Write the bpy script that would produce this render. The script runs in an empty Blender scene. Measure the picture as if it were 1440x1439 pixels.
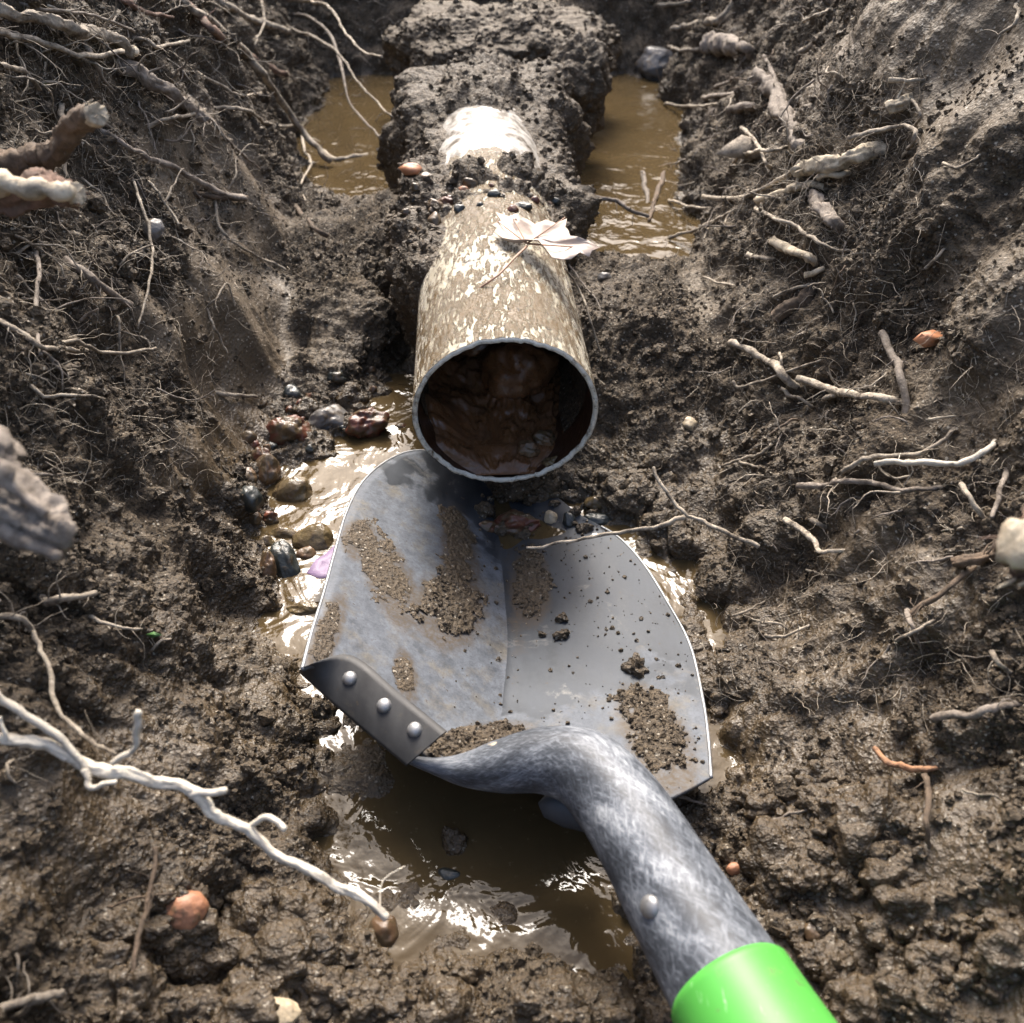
import bpy, math, random
import numpy as np
from mathutils import Vector
from mathutils.bvhtree import BVHTree

random.seed(7)
rng = np.random.default_rng(7)
sc = bpy.context.scene
COL = sc.collection

# ------------------------------------------------------------------ camera, sky, sun, exposure
CAM = np.array([0.0, 0.0, 0.305])
FPX = 1250.0                      # focal length in pixels of the 1440 px photograph
PITCH = math.radians(39.7)
cd = bpy.data.cameras.new('camera')
cam = bpy.data.objects.new('camera', cd)
COL.objects.link(cam)
cam.location = CAM
cam.rotation_euler = (math.radians(90) - PITCH, 0, 0)
cd.sensor_width = 36
cd.lens = 36 * FPX / 1440
cd.clip_start = 0.01
cd.clip_end = 200
cd.dof.use_dof = True
cd.dof.focus_distance = 0.53
cd.dof.aperture_fstop = 13.0
sc.camera = cam

SUN_EL, SUN_AZ = math.radians(49), math.radians(-4)   # azimuth measured from +Y (ahead) towards +X (right)
w = bpy.data.worlds.new('World')
sc.world = w
w.use_nodes = True
wn = w.node_tree
bg = wn.nodes['Background']
sky = wn.nodes.new('ShaderNodeTexSky')
sky.sky_type = 'NISHITA'
sky.sun_disc = False
sky.sun_elevation = SUN_EL
sky.sun_rotation = SUN_AZ
sky.air_density = 1.0
sky.dust_density = 7.0
sky.ozone_density = 1.0
wn.links.new(sky.outputs[0], bg.inputs[0])
bg.inputs[1].default_value = 0.15
sd = bpy.data.lights.new('sun', 'SUN')
sd.energy = 2.0
sd.angle = math.radians(22.0)
sd.color = (1.0, 0.965, 0.91)
sun = bpy.data.objects.new('sun', sd)
COL.objects.link(sun)
sdir = Vector((math.cos(SUN_EL) * math.sin(SUN_AZ), math.cos(SUN_EL) * math.cos(SUN_AZ), math.sin(SUN_EL)))
sun.rotation_euler = sdir.to_track_quat('Z', 'Y').to_euler()
sun.location = sdir * 5
sc.view_settings.view_transform = 'Standard'
sc.view_settings.look = 'None'
sc.view_settings.gamma = 1.0
sc.view_settings.use_curve_mapping = False
sc.view_settings.exposure = 1.42

# ------------------------------------------------------------------ rays
FWD = np.array([0, math.cos(PITCH), -math.sin(PITCH)])
UPV = np.array([0, math.sin(PITCH), math.cos(PITCH)])
RGT = np.array([1.0, 0, 0])


def ray(px, py):
    """direction with unit depth along the optical axis"""
    return FWD + RGT * ((px - 720) / FPX) + UPV * ((720 - py) / FPX)


def at_depth(px, py, d):
    return CAM + ray(px, py) * d


def at_z(px, py, z):
    r = ray(px, py)
    return CAM + r * ((z - CAM[2]) / r[2])


def depth_of(p):
    return float(np.dot(np.asarray(p) - CAM, FWD))


def project(P):
    q = np.asarray(P) - CAM
    d = q @ FWD
    return 720 + FPX * (q @ RGT) / d, 720 - FPX * (q @ UPV) / d


# ------------------------------------------------------------------ noise
_perm = rng.permutation(256).astype(np.int64)
_perm = np.concatenate([_perm, _perm, _perm])
_g = rng.normal(size=(256, 3))
_g /= np.linalg.norm(_g, axis=1)[:, None]
_g = _g.astype(np.float32)
_j = rng.random((256, 3)).astype(np.float32)


def _hash(i, j, k):
    return _perm[(_perm[(_perm[i & 255] + j) & 255] + k) & 255]


def perlin(p, scale=1.0, off=0.0):
    q = np.asarray(p, dtype=np.float64) * scale + off
    i = np.floor(q).astype(np.int64)
    f = (q - i).astype(np.float32)
    u = f * f * f * (f * (f * 6 - 15) + 10)
    out = 0
    for a in (0, 1):
        wx = u[..., 0] if a else 1 - u[..., 0]
        for b in (0, 1):
            wy = u[..., 1] if b else 1 - u[..., 1]
            for c in (0, 1):
                wz = u[..., 2] if c else 1 - u[..., 2]
                g = _g[_hash(i[..., 0] + a, i[..., 1] + b, i[..., 2] + c)]
                dd = g[..., 0] * (f[..., 0] - a) + g[..., 1] * (f[..., 1] - b) + g[..., 2] * (f[..., 2] - c)
                out = out + wx * wy * wz * dd
    return out * 1.5


def fbm(p, scale, octs, gain=0.5, off=0.0):
    s, a = 0, 1.0
    for o in range(octs):
        s = s + a * perlin(p, scale * 2 ** o, off + 17.3 * o)
        a *= gain
    return s


def worley(p, scale, off=0.0):
    """distance to the nearest jittered cell point, about 0..1"""
    q = np.asarray(p, dtype=np.float64) * scale + off
    i = np.floor(q - 0.5).astype(np.int64)
    best = np.full(q.shape[:-1], 9.0, dtype=np.float32)
    for a in (0, 1):
        for b in (0, 1):
            for c in (0, 1):
                cell = np.stack([i[..., 0] + a, i[..., 1] + b, i[..., 2] + c], -1)
                jit = _j[_hash(cell[..., 0], cell[..., 1], cell[..., 2])]
                dlt = (cell + 0.15 + 0.7 * jit - q).astype(np.float32)
                best = np.minimum(best, (dlt * dlt).sum(-1))
    return np.sqrt(best)


def sstep(a, b, x):
    t = np.clip((np.asarray(x) - a) / (b - a), 0, 1)
    return t * t * (3 - 2 * t)


# ------------------------------------------------------------------ objects
def tag(o, label=None, cat=None, group=None, kind=None):
    if label:
        o['label'] = label
    if cat:
        o['category'] = cat
    if group:
        o['group'] = group
    if kind:
        o['kind'] = kind
    return o


def mesh_np(name, V, F, mat, smooth=True, attrs=None):
    me = bpy.data.meshes.new(name)
    V = np.asarray(V, dtype=np.float32)
    F = np.asarray(F, dtype=np.int32)
    n, k = F.shape
    me.vertices.add(len(V))
    me.vertices.foreach_set('co', V.ravel())
    me.loops.add(n * k)
    me.loops.foreach_set('vertex_index', F.ravel())
    me.polygons.add(n)
    me.polygons.foreach_set('loop_start', np.arange(0, n * k, k, dtype=np.int32))
    me.update(calc_edges=True)
    if smooth:
        me.polygons.foreach_set('use_smooth', np.ones(n, dtype=bool))
    for an, av in (attrs or {}).items():
        at = me.attributes.new(an, 'FLOAT', 'POINT')
        at.data.foreach_set('value', np.asarray(av, dtype=np.float32).ravel())
    if mat:
        me.materials.append(mat)
    return me


def mk(name, V, F, mat, parent=None, origin=None, smooth=True, attrs=None):
    """ONE mesh object from world-space vertices; its origin sits on the thing"""
    V = np.asarray(V, dtype=np.float64)
    if origin is None:
        origin = V.mean(0) if parent is None else np.array(parent['_o'])
    origin = np.asarray(origin, dtype=np.float64)
    if isinstance(F, np.ndarray):
        me = mesh_np(name, V - origin, F, mat, smooth, attrs)
    else:
        me = bpy.data.meshes.new(name)
        me.from_pydata([tuple(v) for v in (V - origin)], [], F)
        if smooth:
            for p in me.polygons:
                p.use_smooth = True
        if mat:
            me.materials.append(mat)
    o = bpy.data.objects.new(name, me)
    COL.objects.link(o)
    if parent is not None:
        o.parent = parent
        base = np.array(parent['_o'])
        o.location = origin - base
    else:
        o.location = origin
    o['_o'] = [float(x) for x in origin]
    return o


def empty(name, loc):
    o = bpy.data.objects.new(name, None)
    COL.objects.link(o)
    o.location = loc
    o.empty_display_size = 0.02
    o['_o'] = [float(x) for x in loc]
    return o


def grid_faces(nr, nc, wrap=False):
    r = np.arange(nr - 1)[:, None]
    c = np.arange(nc if wrap else nc - 1)[None, :]
    c2 = (c + 1) % nc
    a = r * nc + c
    b = r * nc + c2
    d = (r + 1) * nc + c
    e = (r + 1) * nc + c2
    return np.stack([a, b, e, d], -1).reshape(-1, 4)


# ------------------------------------------------------------------ materials
class NT:
    def __init__(self, name):
        self.m = bpy.data.materials.new(name)
        self.m.use_nodes = True
        self.t = self.m.node_tree
        self.b = self.t.nodes['Principled BSDF']
        self.pos = self.n('ShaderNodeNewGeometry').outputs['Position']

    def n(self, typ, **kw):
        x = self.t.nodes.new(typ)
        for k, v in kw.items():
            setattr(x, k, v)
        return x

    def link(self, a, b):
        self.t.links.new(a, b)

    def put(self, sock, v):
        if isinstance(v, bpy.types.NodeSocket):
            self.link(v, sock)
        elif isinstance(v, (tuple, list)) and len(v) == 3 and sock.type == 'RGBA':
            sock.default_value = (*v, 1)
        else:
            sock.default_value = v

    def noise(self, scale, detail=4, rough=0.55, vec=None, dist=0.0):
        x = self.n('ShaderNodeTexNoise')
        self.put(x.inputs['Vector'], vec if vec is not None else self.pos)
        x.inputs['Scale'].default_value = scale
        x.inputs['Detail'].default_value = detail
        x.inputs['Roughness'].default_value = rough
        x.inputs['Distortion'].default_value = dist
        return x.outputs['Fac']

    def voro(self, scale, vec=None, feature='F1', out='Distance', rnd=1.0):
        x = self.n('ShaderNodeTexVoronoi', feature=feature)
        self.put(x.inputs['Vector'], vec if vec is not None else self.pos)
        x.inputs['Scale'].default_value = scale
        x.inputs['Randomness'].default_value = rnd
        return x.outputs[out]

    def mapping(self, scale, rot=(0, 0, 0), vec=None):
        x = self.n('ShaderNodeMapping')
        self.put(x.inputs['Vector'], vec if vec is not None else self.pos)
        x.inputs['Scale'].default_value = scale
        x.inputs['Rotation'].default_value = rot
        return x.outputs[0]

    def ramp(self, fac, stops, interp='LINEAR'):
        x = self.n('ShaderNodeValToRGB')
        x.color_ramp.interpolation = interp
        el = x.color_ramp.elements
        while len(el) < len(stops):
            el.new(0.5)
        for e, (p, c) in zip(el, stops):
            e.position = p
            e.color = (*c, 1) if isinstance(c, (tuple, list)) else (c, c, c, 1)
        self.put(x.inputs[0], fac)
        return x.outputs[0]

    def mix(self, fac, a, b):
        x = self.n('ShaderNodeMix', data_type='RGBA')
        self.put(x.inputs[0], fac)
        self.put(x.inputs[6], a)
        self.put(x.inputs[7], b)
        return x.outputs[2]

    def math(self, op, a, b=0.0, clamp=False):
        x = self.n('ShaderNodeMath', operation=op)
        x.use_clamp = clamp
        self.put(x.inputs[0], a)
        self.put(x.inputs[1], b)
        return x.outputs[0]

    def attr(self, name):
        return self.n('ShaderNodeAttribute', attribute_name=name).outputs['Fac']

    def rnd(self):
        return self.n('ShaderNodeObjectInfo').outputs['Random']

    def bump(self, h, strength=0.5, dist=0.001, prev=None):
        x = self.n('ShaderNodeBump')
        self.put(x.inputs['Strength'], strength)
        x.inputs['Distance'].default_value = dist
        self.put(x.inputs['Height'], h)
        if prev is not None:
            self.link(prev, x.inputs['Normal'])
        return x.outputs[0]

    def out(self, **kw):
        for k, v in kw.items():
            self.put(self.b.inputs[k.replace('_', ' ')], v)
        return self.m


def soil_material(name, use_attr=True, wet=0.3, clay=0.0):
    n = NT(name)
    big = n.noise(9, 5, 0.6)
    mid = n.noise(95, 7, 0.72)
    fine = n.noise(520, 4, 0.75)
    c = n.ramp(mid, [(0.28, (0.015, 0.0105, 0.0058)), (0.5, (0.056, 0.0395, 0.0212)), (0.75, (0.126, 0.090, 0.050))])
    c = n.mix(n.ramp(big, [(0.35, 0.0), (0.7, 0.55)]), c, (0.064, 0.044, 0.025))
    c = n.mix(n.ramp(fine, [(0.48, 0.0), (0.8, 0.8)]), c, (0.188, 0.138, 0.084))
    c = n.mix(n.ramp(n.noise(700, 2, 0.5), [(0.30, 1.0), (0.47, 0.0)]), c, (0.009, 0.0066, 0.0042))
    W = n.attr('wet') if use_attr else wet
    K = n.attr('clay') if use_attr else clay
    clayc = n.mix(n.noise(45, 6, 0.6), (0.062, 0.046, 0.028), (0.13, 0.097, 0.06))
    c = n.mix(K, c, clayc)
    # grit: tiny pale grains
    g = n.voro(900, out='Color')
    gs = n.n('ShaderNodeSeparateColor')
    n.link(g, gs.inputs[0])
    c = n.mix(n.math('MULTIPLY', n.math('GREATER_THAN', gs.outputs[0], 0.978), 0.7), c, (0.40, 0.36, 0.29))
    c = n.mix(n.math('MULTIPLY', W, 0.35, True), c, (0.05, 0.034, 0.018))
    sh = n.ramp(n.noise(140, 5, 0.7), [(0.42, 0.0), (0.68, 1.0)])
    r = n.math('SUBTRACT', 0.86, n.math('MULTIPLY', n.math('ADD', n.math('MULTIPLY', W, 0.62), n.math('MULTIPLY', sh, n.math('ADD', n.math('MULTIPLY', W, 0.6), 0.12))), 0.62))
    r = n.math('MAXIMUM', n.math('SUBTRACT', r, n.math('MULTIPLY', K, 0.12)), 0.11)
    flat_ = n.math('SUBTRACT', 1.0, n.math('MULTIPLY', K, 0.55), True)
    b1 = n.bump(n.noise(330, 6, 0.7), n.math('MULTIPLY', flat_, 0.6), 0.0035)
    b1 = n.bump(n.voro(360), n.math('MULTIPLY', flat_, 0.65), 0.0022, b1)
    b2 = n.bump(n.voro(800), n.math('MULTIPLY', flat_, 0.55), 0.0012, b1)
    return n.out(Base_Color=c, Roughness=r, Normal=b2, Specular_IOR_Level=0.5)


M = {}
M['soil'] = soil_material('trench_soil')
M['crumb'] = soil_material('crumbly_soil', False, 0.25, 0.1)
M['palemud'] = soil_material('pale_lit_mud', False, 0.1, 0.55)  # paler mix puts the mound's lit highlights into its colour
M['caked'] = soil_material('caked_dark_mud', False, 0.35, 0.0)
M['mud'] = soil_material('wet_mud', False, 0.6, 0.12)
M['drymud'] = soil_material('dried_mud', False, 0.05, 0.55)

n = NT('muddy_water')
c = n.mix(n.noise(14, 5, 0.6), (0.046, 0.032, 0.015), (0.088, 0.062, 0.030))
spk = n.ramp(n.noise(260, 3, 0.6), [(0.66, 0.0), (0.74, 1.0)])
c = n.mix(n.math('MULTIPLY', spk, 0.35), c, (0.25, 0.2, 0.13))
b = n.bump(n.noise(30, 3, 0.5, dist=0.8), 0.4, 0.007)
b = n.bump(n.noise(120, 3, 0.5), 0.25, 0.0014, b)
M['water'] = n.out(Base_Color=c, Roughness=0.045, Normal=b, IOR=1.33)


def root_material(name, c0, c1, soilmix):
    n = NT(name)
    c = n.mix(n.noise(240, 5, 0.65), c0, c1)
    rj = n.math('ADD', n.math('MULTIPLY', n.rnd(), 0.5), 0.72)
    hv = n.n('ShaderNodeHueSaturation')
    n.put(hv.inputs['Color'], c)
    n.put(hv.inputs['Value'], rj)
    d = n.ramp(n.noise(130, 5, 0.7), [(0.5 - soilmix * 0.3, 0.0), (0.82 - soilmix * 0.3, 1.0)])
    c = n.mix(d, hv.outputs[0], (0.06, 0.043, 0.028))
    b = n.bump(n.noise(190, 7, 0.75), 0.7, 0.0022)
    b = n.bump(n.noise(700, 4, 0.7), 0.5, 0.0012, b)
    return n.out(Base_Color=c, Roughness=0.78, Normal=b)


M['root_pale'] = root_material('pale_root', (0.30, 0.25, 0.18), (0.62, 0.54, 0.43), 0.5)
M['root_white'] = root_material('white_root', (0.55, 0.48, 0.37), (0.80, 0.74, 0.63), 0.0)
M['root_grey'] = root_material('grey_root', (0.17, 0.14, 0.11), (0.36, 0.31, 0.26), 0.4)
M['root_brown'] = root_material('brown_root', (0.07, 0.045, 0.028), (0.20, 0.14, 0.09), 0.45)
M['bark_red'] = root_material('red_bark', (0.11, 0.05, 0.035), (0.30, 0.19, 0.13), 0.45)
M['wood_cut'] = root_material('fresh_cut_wood', (0.50, 0.39, 0.25), (0.80, 0.71, 0.55), 0.22)
M['wood_white'] = root_material('white_wood', (0.66, 0.58, 0.46), (0.88, 0.83, 0.74), -0.1)
M['wood_orange'] = root_material('orange_wood', (0.24, 0.10, 0.045), (0.42, 0.24, 0.13), 0.25)


def stone_material(name, c0, c1, rough, muddy=0.3):
    n = NT(name)
    c = n.mix(n.noise(110, 6, 0.65), c0, c1)
    d = n.ramp(n.noise(75, 5, 0.65), [(0.62 - muddy * 0.4, 0.0), (0.74 - muddy * 0.4, 1.0)])
    c = n.mix(d, c, (0.085, 0.060, 0.033))
    b = n.bump(n.noise(300, 5, 0.65), 0.4, 0.0018)
    return n.out(Base_Color=c, Roughness=rough, Normal=b)


M['st_orange'] = stone_material('orange_stone', (0.25, 0.105, 0.055), (0.40, 0.20, 0.11), 0.45, 0.25)
M['st_red'] = stone_material('rusty_red_stone', (0.05, 0.018, 0.012), (0.15, 0.05, 0.03), 0.3, 0.45)
M['st_olive'] = stone_material('olive_stone', (0.10, 0.075, 0.035), (0.17, 0.125, 0.065), 0.2, 0.5)
M['st_black'] = stone_material('black_stone', (0.012, 0.014, 0.013), (0.045, 0.05, 0.045), 0.28, 0.12)
M['st_brown'] = stone_material('brown_stone', (0.07, 0.042, 0.022), (0.17, 0.10, 0.055), 0.3, 0.5)
M['st_grey'] = stone_material('grey_stone', (0.06, 0.056, 0.052), (0.17, 0.16, 0.15), 0.3, 0.3)
M['st_cream'] = stone_material('cream_stone', (0.28, 0.22, 0.14), (0.46, 0.38, 0.26), 0.4, 0.1)
M['st_mud'] = soil_material('mud_coated_stone', False, 1.0, 0.25)

# pipe: off-white wall under streaks and splashes of yellow brown mud
n = NT('muddy_pipe')
axis_vec = n.mapping((85, 24, 85), (0, 0, math.radians(24)))
st = n.noise(3.2, 6, 0.72, axis_vec, 0.5)
big = n.noise(16, 3, 0.6)
f = n.math('ADD', n.math('MULTIPLY', st, 0.72), n.math('MULTIPLY', n.noise(11, 4, 0.65), 0.38))
mask = n.ramp(f, [(0.48, 1.0), (0.555, 0.85), (0.59, 0.0)])
base = n.mix(n.noise(90, 4, 0.6), (0.40, 0.345, 0.235), (0.60, 0.56, 0.46))
mudc = n.mix(n.noise(28, 5, 0.6), (0.055, 0.034, 0.012), (0.155, 0.098, 0.036))
c = n.mix(mask, base, mudc)
blk = n.ramp(n.noise(120, 5, 0.7), [(0.62, 0.0), (0.67, 1.0)])
c = n.mix(blk, c, (0.018, 0.014, 0.010))
b = n.bump(n.math('ADD', mask, n.noise(170, 6, 0.7)), 0.8, 0.002)
M['pipe'] = n.out(Base_Color=c, Roughness=n.ramp(n.noise(70, 4, 0.6), [(0.35, 0.08), (0.65, 0.36)]), Normal=b)
n = NT('pipe_cut_edge')
c = n.mix(n.ramp(n.noise(190, 5, 0.7), [(0.5, 0.0), (0.68, 1.0)]), (0.60, 0.58, 0.50), (0.10, 0.072, 0.04))
M['pipe_edge'] = n.out(Base_Color=c, Roughness=0.45, Normal=n.bump(n.noise(350, 4), 0.5, 0.001))
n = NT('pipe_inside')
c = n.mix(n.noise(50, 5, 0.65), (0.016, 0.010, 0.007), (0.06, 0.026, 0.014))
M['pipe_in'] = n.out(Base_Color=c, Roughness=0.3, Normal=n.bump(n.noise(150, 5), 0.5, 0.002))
n = NT('white_pipe_hub')
c = n.mix(n.ramp(n.noise(75, 6, 0.7), [(0.44, 0.0), (0.60, 1.0)]), (0.48, 0.46, 0.42), (0.085, 0.066, 0.043))
M['hub'] = n.out(Base_Color=c, Roughness=0.3, Normal=n.bump(n.noise(220, 5), 0.4, 0.0015))
n = NT('rusty_sludge')
c = n.mix(n.noise(40, 5, 0.65), (0.040, 0.022, 0.011), (0.20, 0.093, 0.040))
M['sludge'] = n.out(Base_Color=c, Roughness=n.ramp(n.noise(90, 3), [(0.4, 0.16), (0.62, 0.6)]), Normal=n.bump(n.noise(180, 5), 0.5, 0.002))

# shovel steel: scratched, dusty film of dried clay
def steel(name, c0, c1, metal, film, filmcol=(0.33, 0.31, 0.27), silt=False):
    n = NT(name)
    s1 = n.noise(4, 6, 0.62, n.mapping((20, 7, 12), (0.3, 0.2, 0.5)))
    s2 = n.noise(4, 5, 0.7, n.mapping((26, 190, 60), (0.1, 0.4, -0.7)))
    c = n.mix(n.ramp(s1, [(0.3, 0.0), (0.75, 1.0)]), c0, c1)
    c = n.mix(n.math('MULTIPLY', n.ramp(s2, [(0.62, 0.0), (0.70, 1.0)]), 0.35), c, c1)
    fm = n.ramp(n.math('ADD', n.math('MULTIPLY', n.noise(21, 7, 0.68, dist=0.7), 0.8), n.math('MULTIPLY', n.noise(190, 3, 0.6), 0.2)), [(0.56 - film, 0.0), (0.66 - film, 1.0)])
    c = n.mix(n.math('MULTIPLY', fm, 0.8), c, filmcol)
    if silt:
        sm = n.math('ADD', n.attr('silt'), n.math('MULTIPLY', n.math('SUBTRACT', n.noise(110, 6, 0.75), 0.5), 0.7))
        sm = n.math('MULTIPLY', n.ramp(sm, [(0.42, 0.0), (0.62, 1.0)]), n.ramp(n.noise(150, 7, 0.78), [(0.34, 0.3), (0.62, 1.0)]))
        fm = n.math('MAXIMUM', n.math('MULTIPLY', fm, 0.25), n.math('MULTIPLY', sm, 0.95))
        c = n.mix(sm, c, n.mix(n.ramp(n.noise(60, 5, 0.7), [(0.5, 0.0), (0.68, 0.8)]), (0.125, 0.138, 0.158), (0.15, 0.132, 0.10)))
        c = n.mix(n.math('MULTIPLY', n.ramp(n.noise(520, 3, 0.7), [(0.5, 0.0), (0.75, 0.6)]), 1.0), c, (0.05, 0.055, 0.06))
    if silt:
        mf = n.math('ADD', n.attr('mudfilm'), n.math('MULTIPLY', n.math('SUBTRACT', n.noise(70, 7, 0.75, dist=0.5), 0.5), 1.1))
        mf = n.math('MULTIPLY', n.ramp(mf, [(0.38, 0.0), (0.75, 0.9)]), n.ramp(n.noise(420, 4, 0.7), [(0.35, 0.35), (0.6, 1.0)]))
        c = n.mix(mf, c, (0.075, 0.056, 0.036))
        fm = n.math('MAXIMUM', fm, mf)
    sp = n.ramp(n.noise(300, 3, 0.6), [(0.68, 0.0), (0.72, 1.0)])
    c = n.mix(sp, c, (0.05, 0.037, 0.024))
    r = n.math('ADD', n.ramp(s1, [(0.3, 0.44), (0.7, 0.60)]), n.math('MULTIPLY', fm, 0.22))
    me = n.math('MULTIPLY', n.math('SUBTRACT', 1.0, n.math('MULTIPLY', fm, 0.8)), metal)
    return n.out(Base_Color=c, Roughness=r, Metallic=me, Specular_IOR_Level=0.3, Normal=n.bump(n.noise(260, 5), 0.10, 0.001))


M['blade'] = steel('worn_blade_steel', (0.026, 0.030, 0.036), (0.062, 0.069, 0.080), 0.4, -0.03, (0.22, 0.215, 0.20), True)
M['edge'] = steel('bright_blade_edge', (0.16, 0.165, 0.17), (0.42, 0.43, 0.44), 0.8, -0.04)
M['flange'] = steel('shaded_step_steel', (0.012, 0.012, 0.013), (0.045, 0.045, 0.045), 0.1, -0.02, (0.085, 0.07, 0.05))  # darker base paints in the shade of the fold facing away from the sun
M['rivet'] = steel('rivet_steel', (0.22, 0.22, 0.22), (0.42, 0.42, 0.42), 0.8, -0.02)
n = NT('scuffed_handle_paint')
cx3 = n.n('ShaderNodeCombineXYZ')
for i_, an_ in enumerate(('lx', 'ly', 'lz')):
    n.link(n.attr(an_), cx3.inputs[i_])
cy3 = n.n('ShaderNodeCombineXYZ')
for i_, an_ in enumerate(('kx', 'ky', 'lz')):
    n.link(n.attr(an_), cy3.inputs[i_])
f1 = n.noise(1.0, 5, 0.6, n.mapping((700, 700, 260), vec=cx3.outputs[0]))
f2 = n.noise(1.0, 5, 0.6, n.mapping((640, 640, 230), (0, 0, 1.0), vec=cy3.outputs[0]))
f3 = n.noise(1.0, 4, 0.6, n.mapping((55, 55, 28), vec=cx3.outputs[0]))
f = n.math('ADD', n.math('MULTIPLY', n.math('MAXIMUM', f1, f2), 0.5), n.math('MULTIPLY', f3, 0.5))
c = n.ramp(f, [(0.39, (0.018, 0.021, 0.026)), (0.49, (0.050, 0.057, 0.068)), (0.57, (0.13, 0.143, 0.163)), (0.68, (0.33, 0.347, 0.36))])
c = n.mix(n.ramp(n.noise(55, 3), [(0.70, 0.0), (0.73, 1.0)]), c, (0.45, 0.38, 0.28))
M['tube'] = n.out(Base_Color=c, Roughness=n.math('ADD', 0.36, n.math('MULTIPLY', f, 0.34)), Metallic=0.0, Specular_IOR_Level=0.4, Normal=n.bump(n.noise(220, 5), 0.15, 0.001))
n = NT('green_plastic_sleeve')
c = n.mix(n.ramp(n.noise(6, 5, 0.7, n.mapping((90, 14, 60), (0.2, 0.3, 0.6))), [(0.62, 0.0), (0.72, 0.5)]), (0.07, 0.32, 0.05), (0.5, 0.7, 0.45))
c = n.mix(n.ramp(n.noise(75, 6, 0.75), [(0.60, 0.0), (0.68, 0.75)]), c, (0.12, 0.10, 0.065))
M['green'] = n.out(Base_Color=c, Roughness=0.46, Specular_IOR_Level=0.4, Normal=n.bump(n.noise(120, 4), 0.08, 0.001))


def leaf_material(name, c0, c1, scale=70):
    n = NT(name)
    c = n.mix(n.noise(scale, 5, 0.6), c0, c1)
    c = n.mix(n.ramp(n.noise(170, 4, 0.6), [(0.66, 0.0), (0.74, 0.8)]), c, (0.12, 0.07, 0.04))
    return n.out(Base_Color=c, Roughness=0.55, Normal=n.bump(n.noise(160, 5, 0.6), 0.4, 0.0015))


M['leaf'] = leaf_material('pale_dead_leaf', (0.32, 0.235, 0.18), (0.50, 0.42, 0.355))
M['leaf_vein'] = leaf_material('leaf_vein', (0.30, 0.17, 0.11), (0.40, 0.24, 0.16))
M['leaf_purple'] = leaf_material('purple_leaf', (0.13, 0.085, 0.16), (0.24, 0.17, 0.28))
M['leaf_orange'] = leaf_material('orange_leaf', (0.35, 0.13, 0.05), (0.5, 0.25, 0.14))
n = NT('green_blade')
M['grass'] = n.out(Base_Color=(0.06, 0.14, 0.04), Roughness=0.5)

# ------------------------------------------------------------------ pipe axis
PIPE_R = 0.0575
AX = ray(634, -318)
AX = AX / np.linalg.norm(AX)
AX[2] = 0
AX /= np.linalg.norm(AX)
RIM = at_z(711, 585, 0.0)
SIDE = np.array([AX[1], -AX[0], 0.0])


def pipe_x(y):
    return RIM[0] + AX[0] / AX[1] * (y - RIM[1])


# ------------------------------------------------------------------ the trench
LEVEL_F, LEVEL_B = -0.090, -0.060
YK = [-1.0, 0.05, 0.15, 0.23, 0.30, 0.38, 0.50, 0.62, 0.75, 0.95, 1.2, 1.6, 3.0]
XL = [-.16, -.10, -.105, -.11, -.118, -.15, -.172, -.178, -.185, -.20, -.238, -.255, -.255]
XR = [.14, .13, .12, .115, .125, .138, .135, .14, .15, .162, .19, .215, .22]
SL = [1.3, 1.3, 1.3, 1.5, 1.9, 2.4, 2.8, 2.8, 2.7, 2.5, 2.2, 2.0, 2.0]
SR = [1.0, 1.0, 1.0, 1.1, 1.4, 1.8, 2.1, 2.2, 2.2, 2.1, 2.0, 2.0, 2.0]
TOP = 0.37


def poly_sd(px, py, poly):
    # signed distance on the floor plane, negative inside
    d = np.full(np.shape(px), 9.0)
    ins = np.zeros(np.shape(px), bool)
    for (ax, ay), (bx, by) in zip(poly, np.roll(poly, -1, 0)):
        ex, ey = bx - ax, by - ay
        t = np.clip(((px - ax) * ex + (py - ay) * ey) / (ex * ex + ey * ey + 1e-12), 0, 1)
        d = np.minimum(d, np.hypot(px - ax - t * ex, py - ay - t * ey))
        cr = ((ay > py) != (by > py)) & (px < (bx - ax) * (py - ay) / (by - ay + 1e-12) + ax)
        ins ^= cr
    return np.where(ins, -d, d)


POOLS = [np.array([at_z(x, y, LEVEL_F)[:2] for x, y in pl_]) for pl_ in (
    [(430, 1000), (440, 930), (405, 870), (375, 770), (400, 660), (520, 615), (600, 640), (740, 700), (880, 735), (968, 825), (1018, 990), (1030, 1110), (870, 1160), (905, 1330), (930, 1420),
     (800, 1410), (690, 1330), (590, 1330), (560, 1380), (500, 1320), (445, 1210)],
    [(945, 780), (1000, 820), (1028, 870), (1035, 920), (1005, 960), (975, 900)])]


def pool_mask(x, y):
    d = np.full(np.shape(x), 9.0)
    for p_ in POOLS:
        d = np.minimum(d, poly_sd(x, y, p_))
    return d


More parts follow.
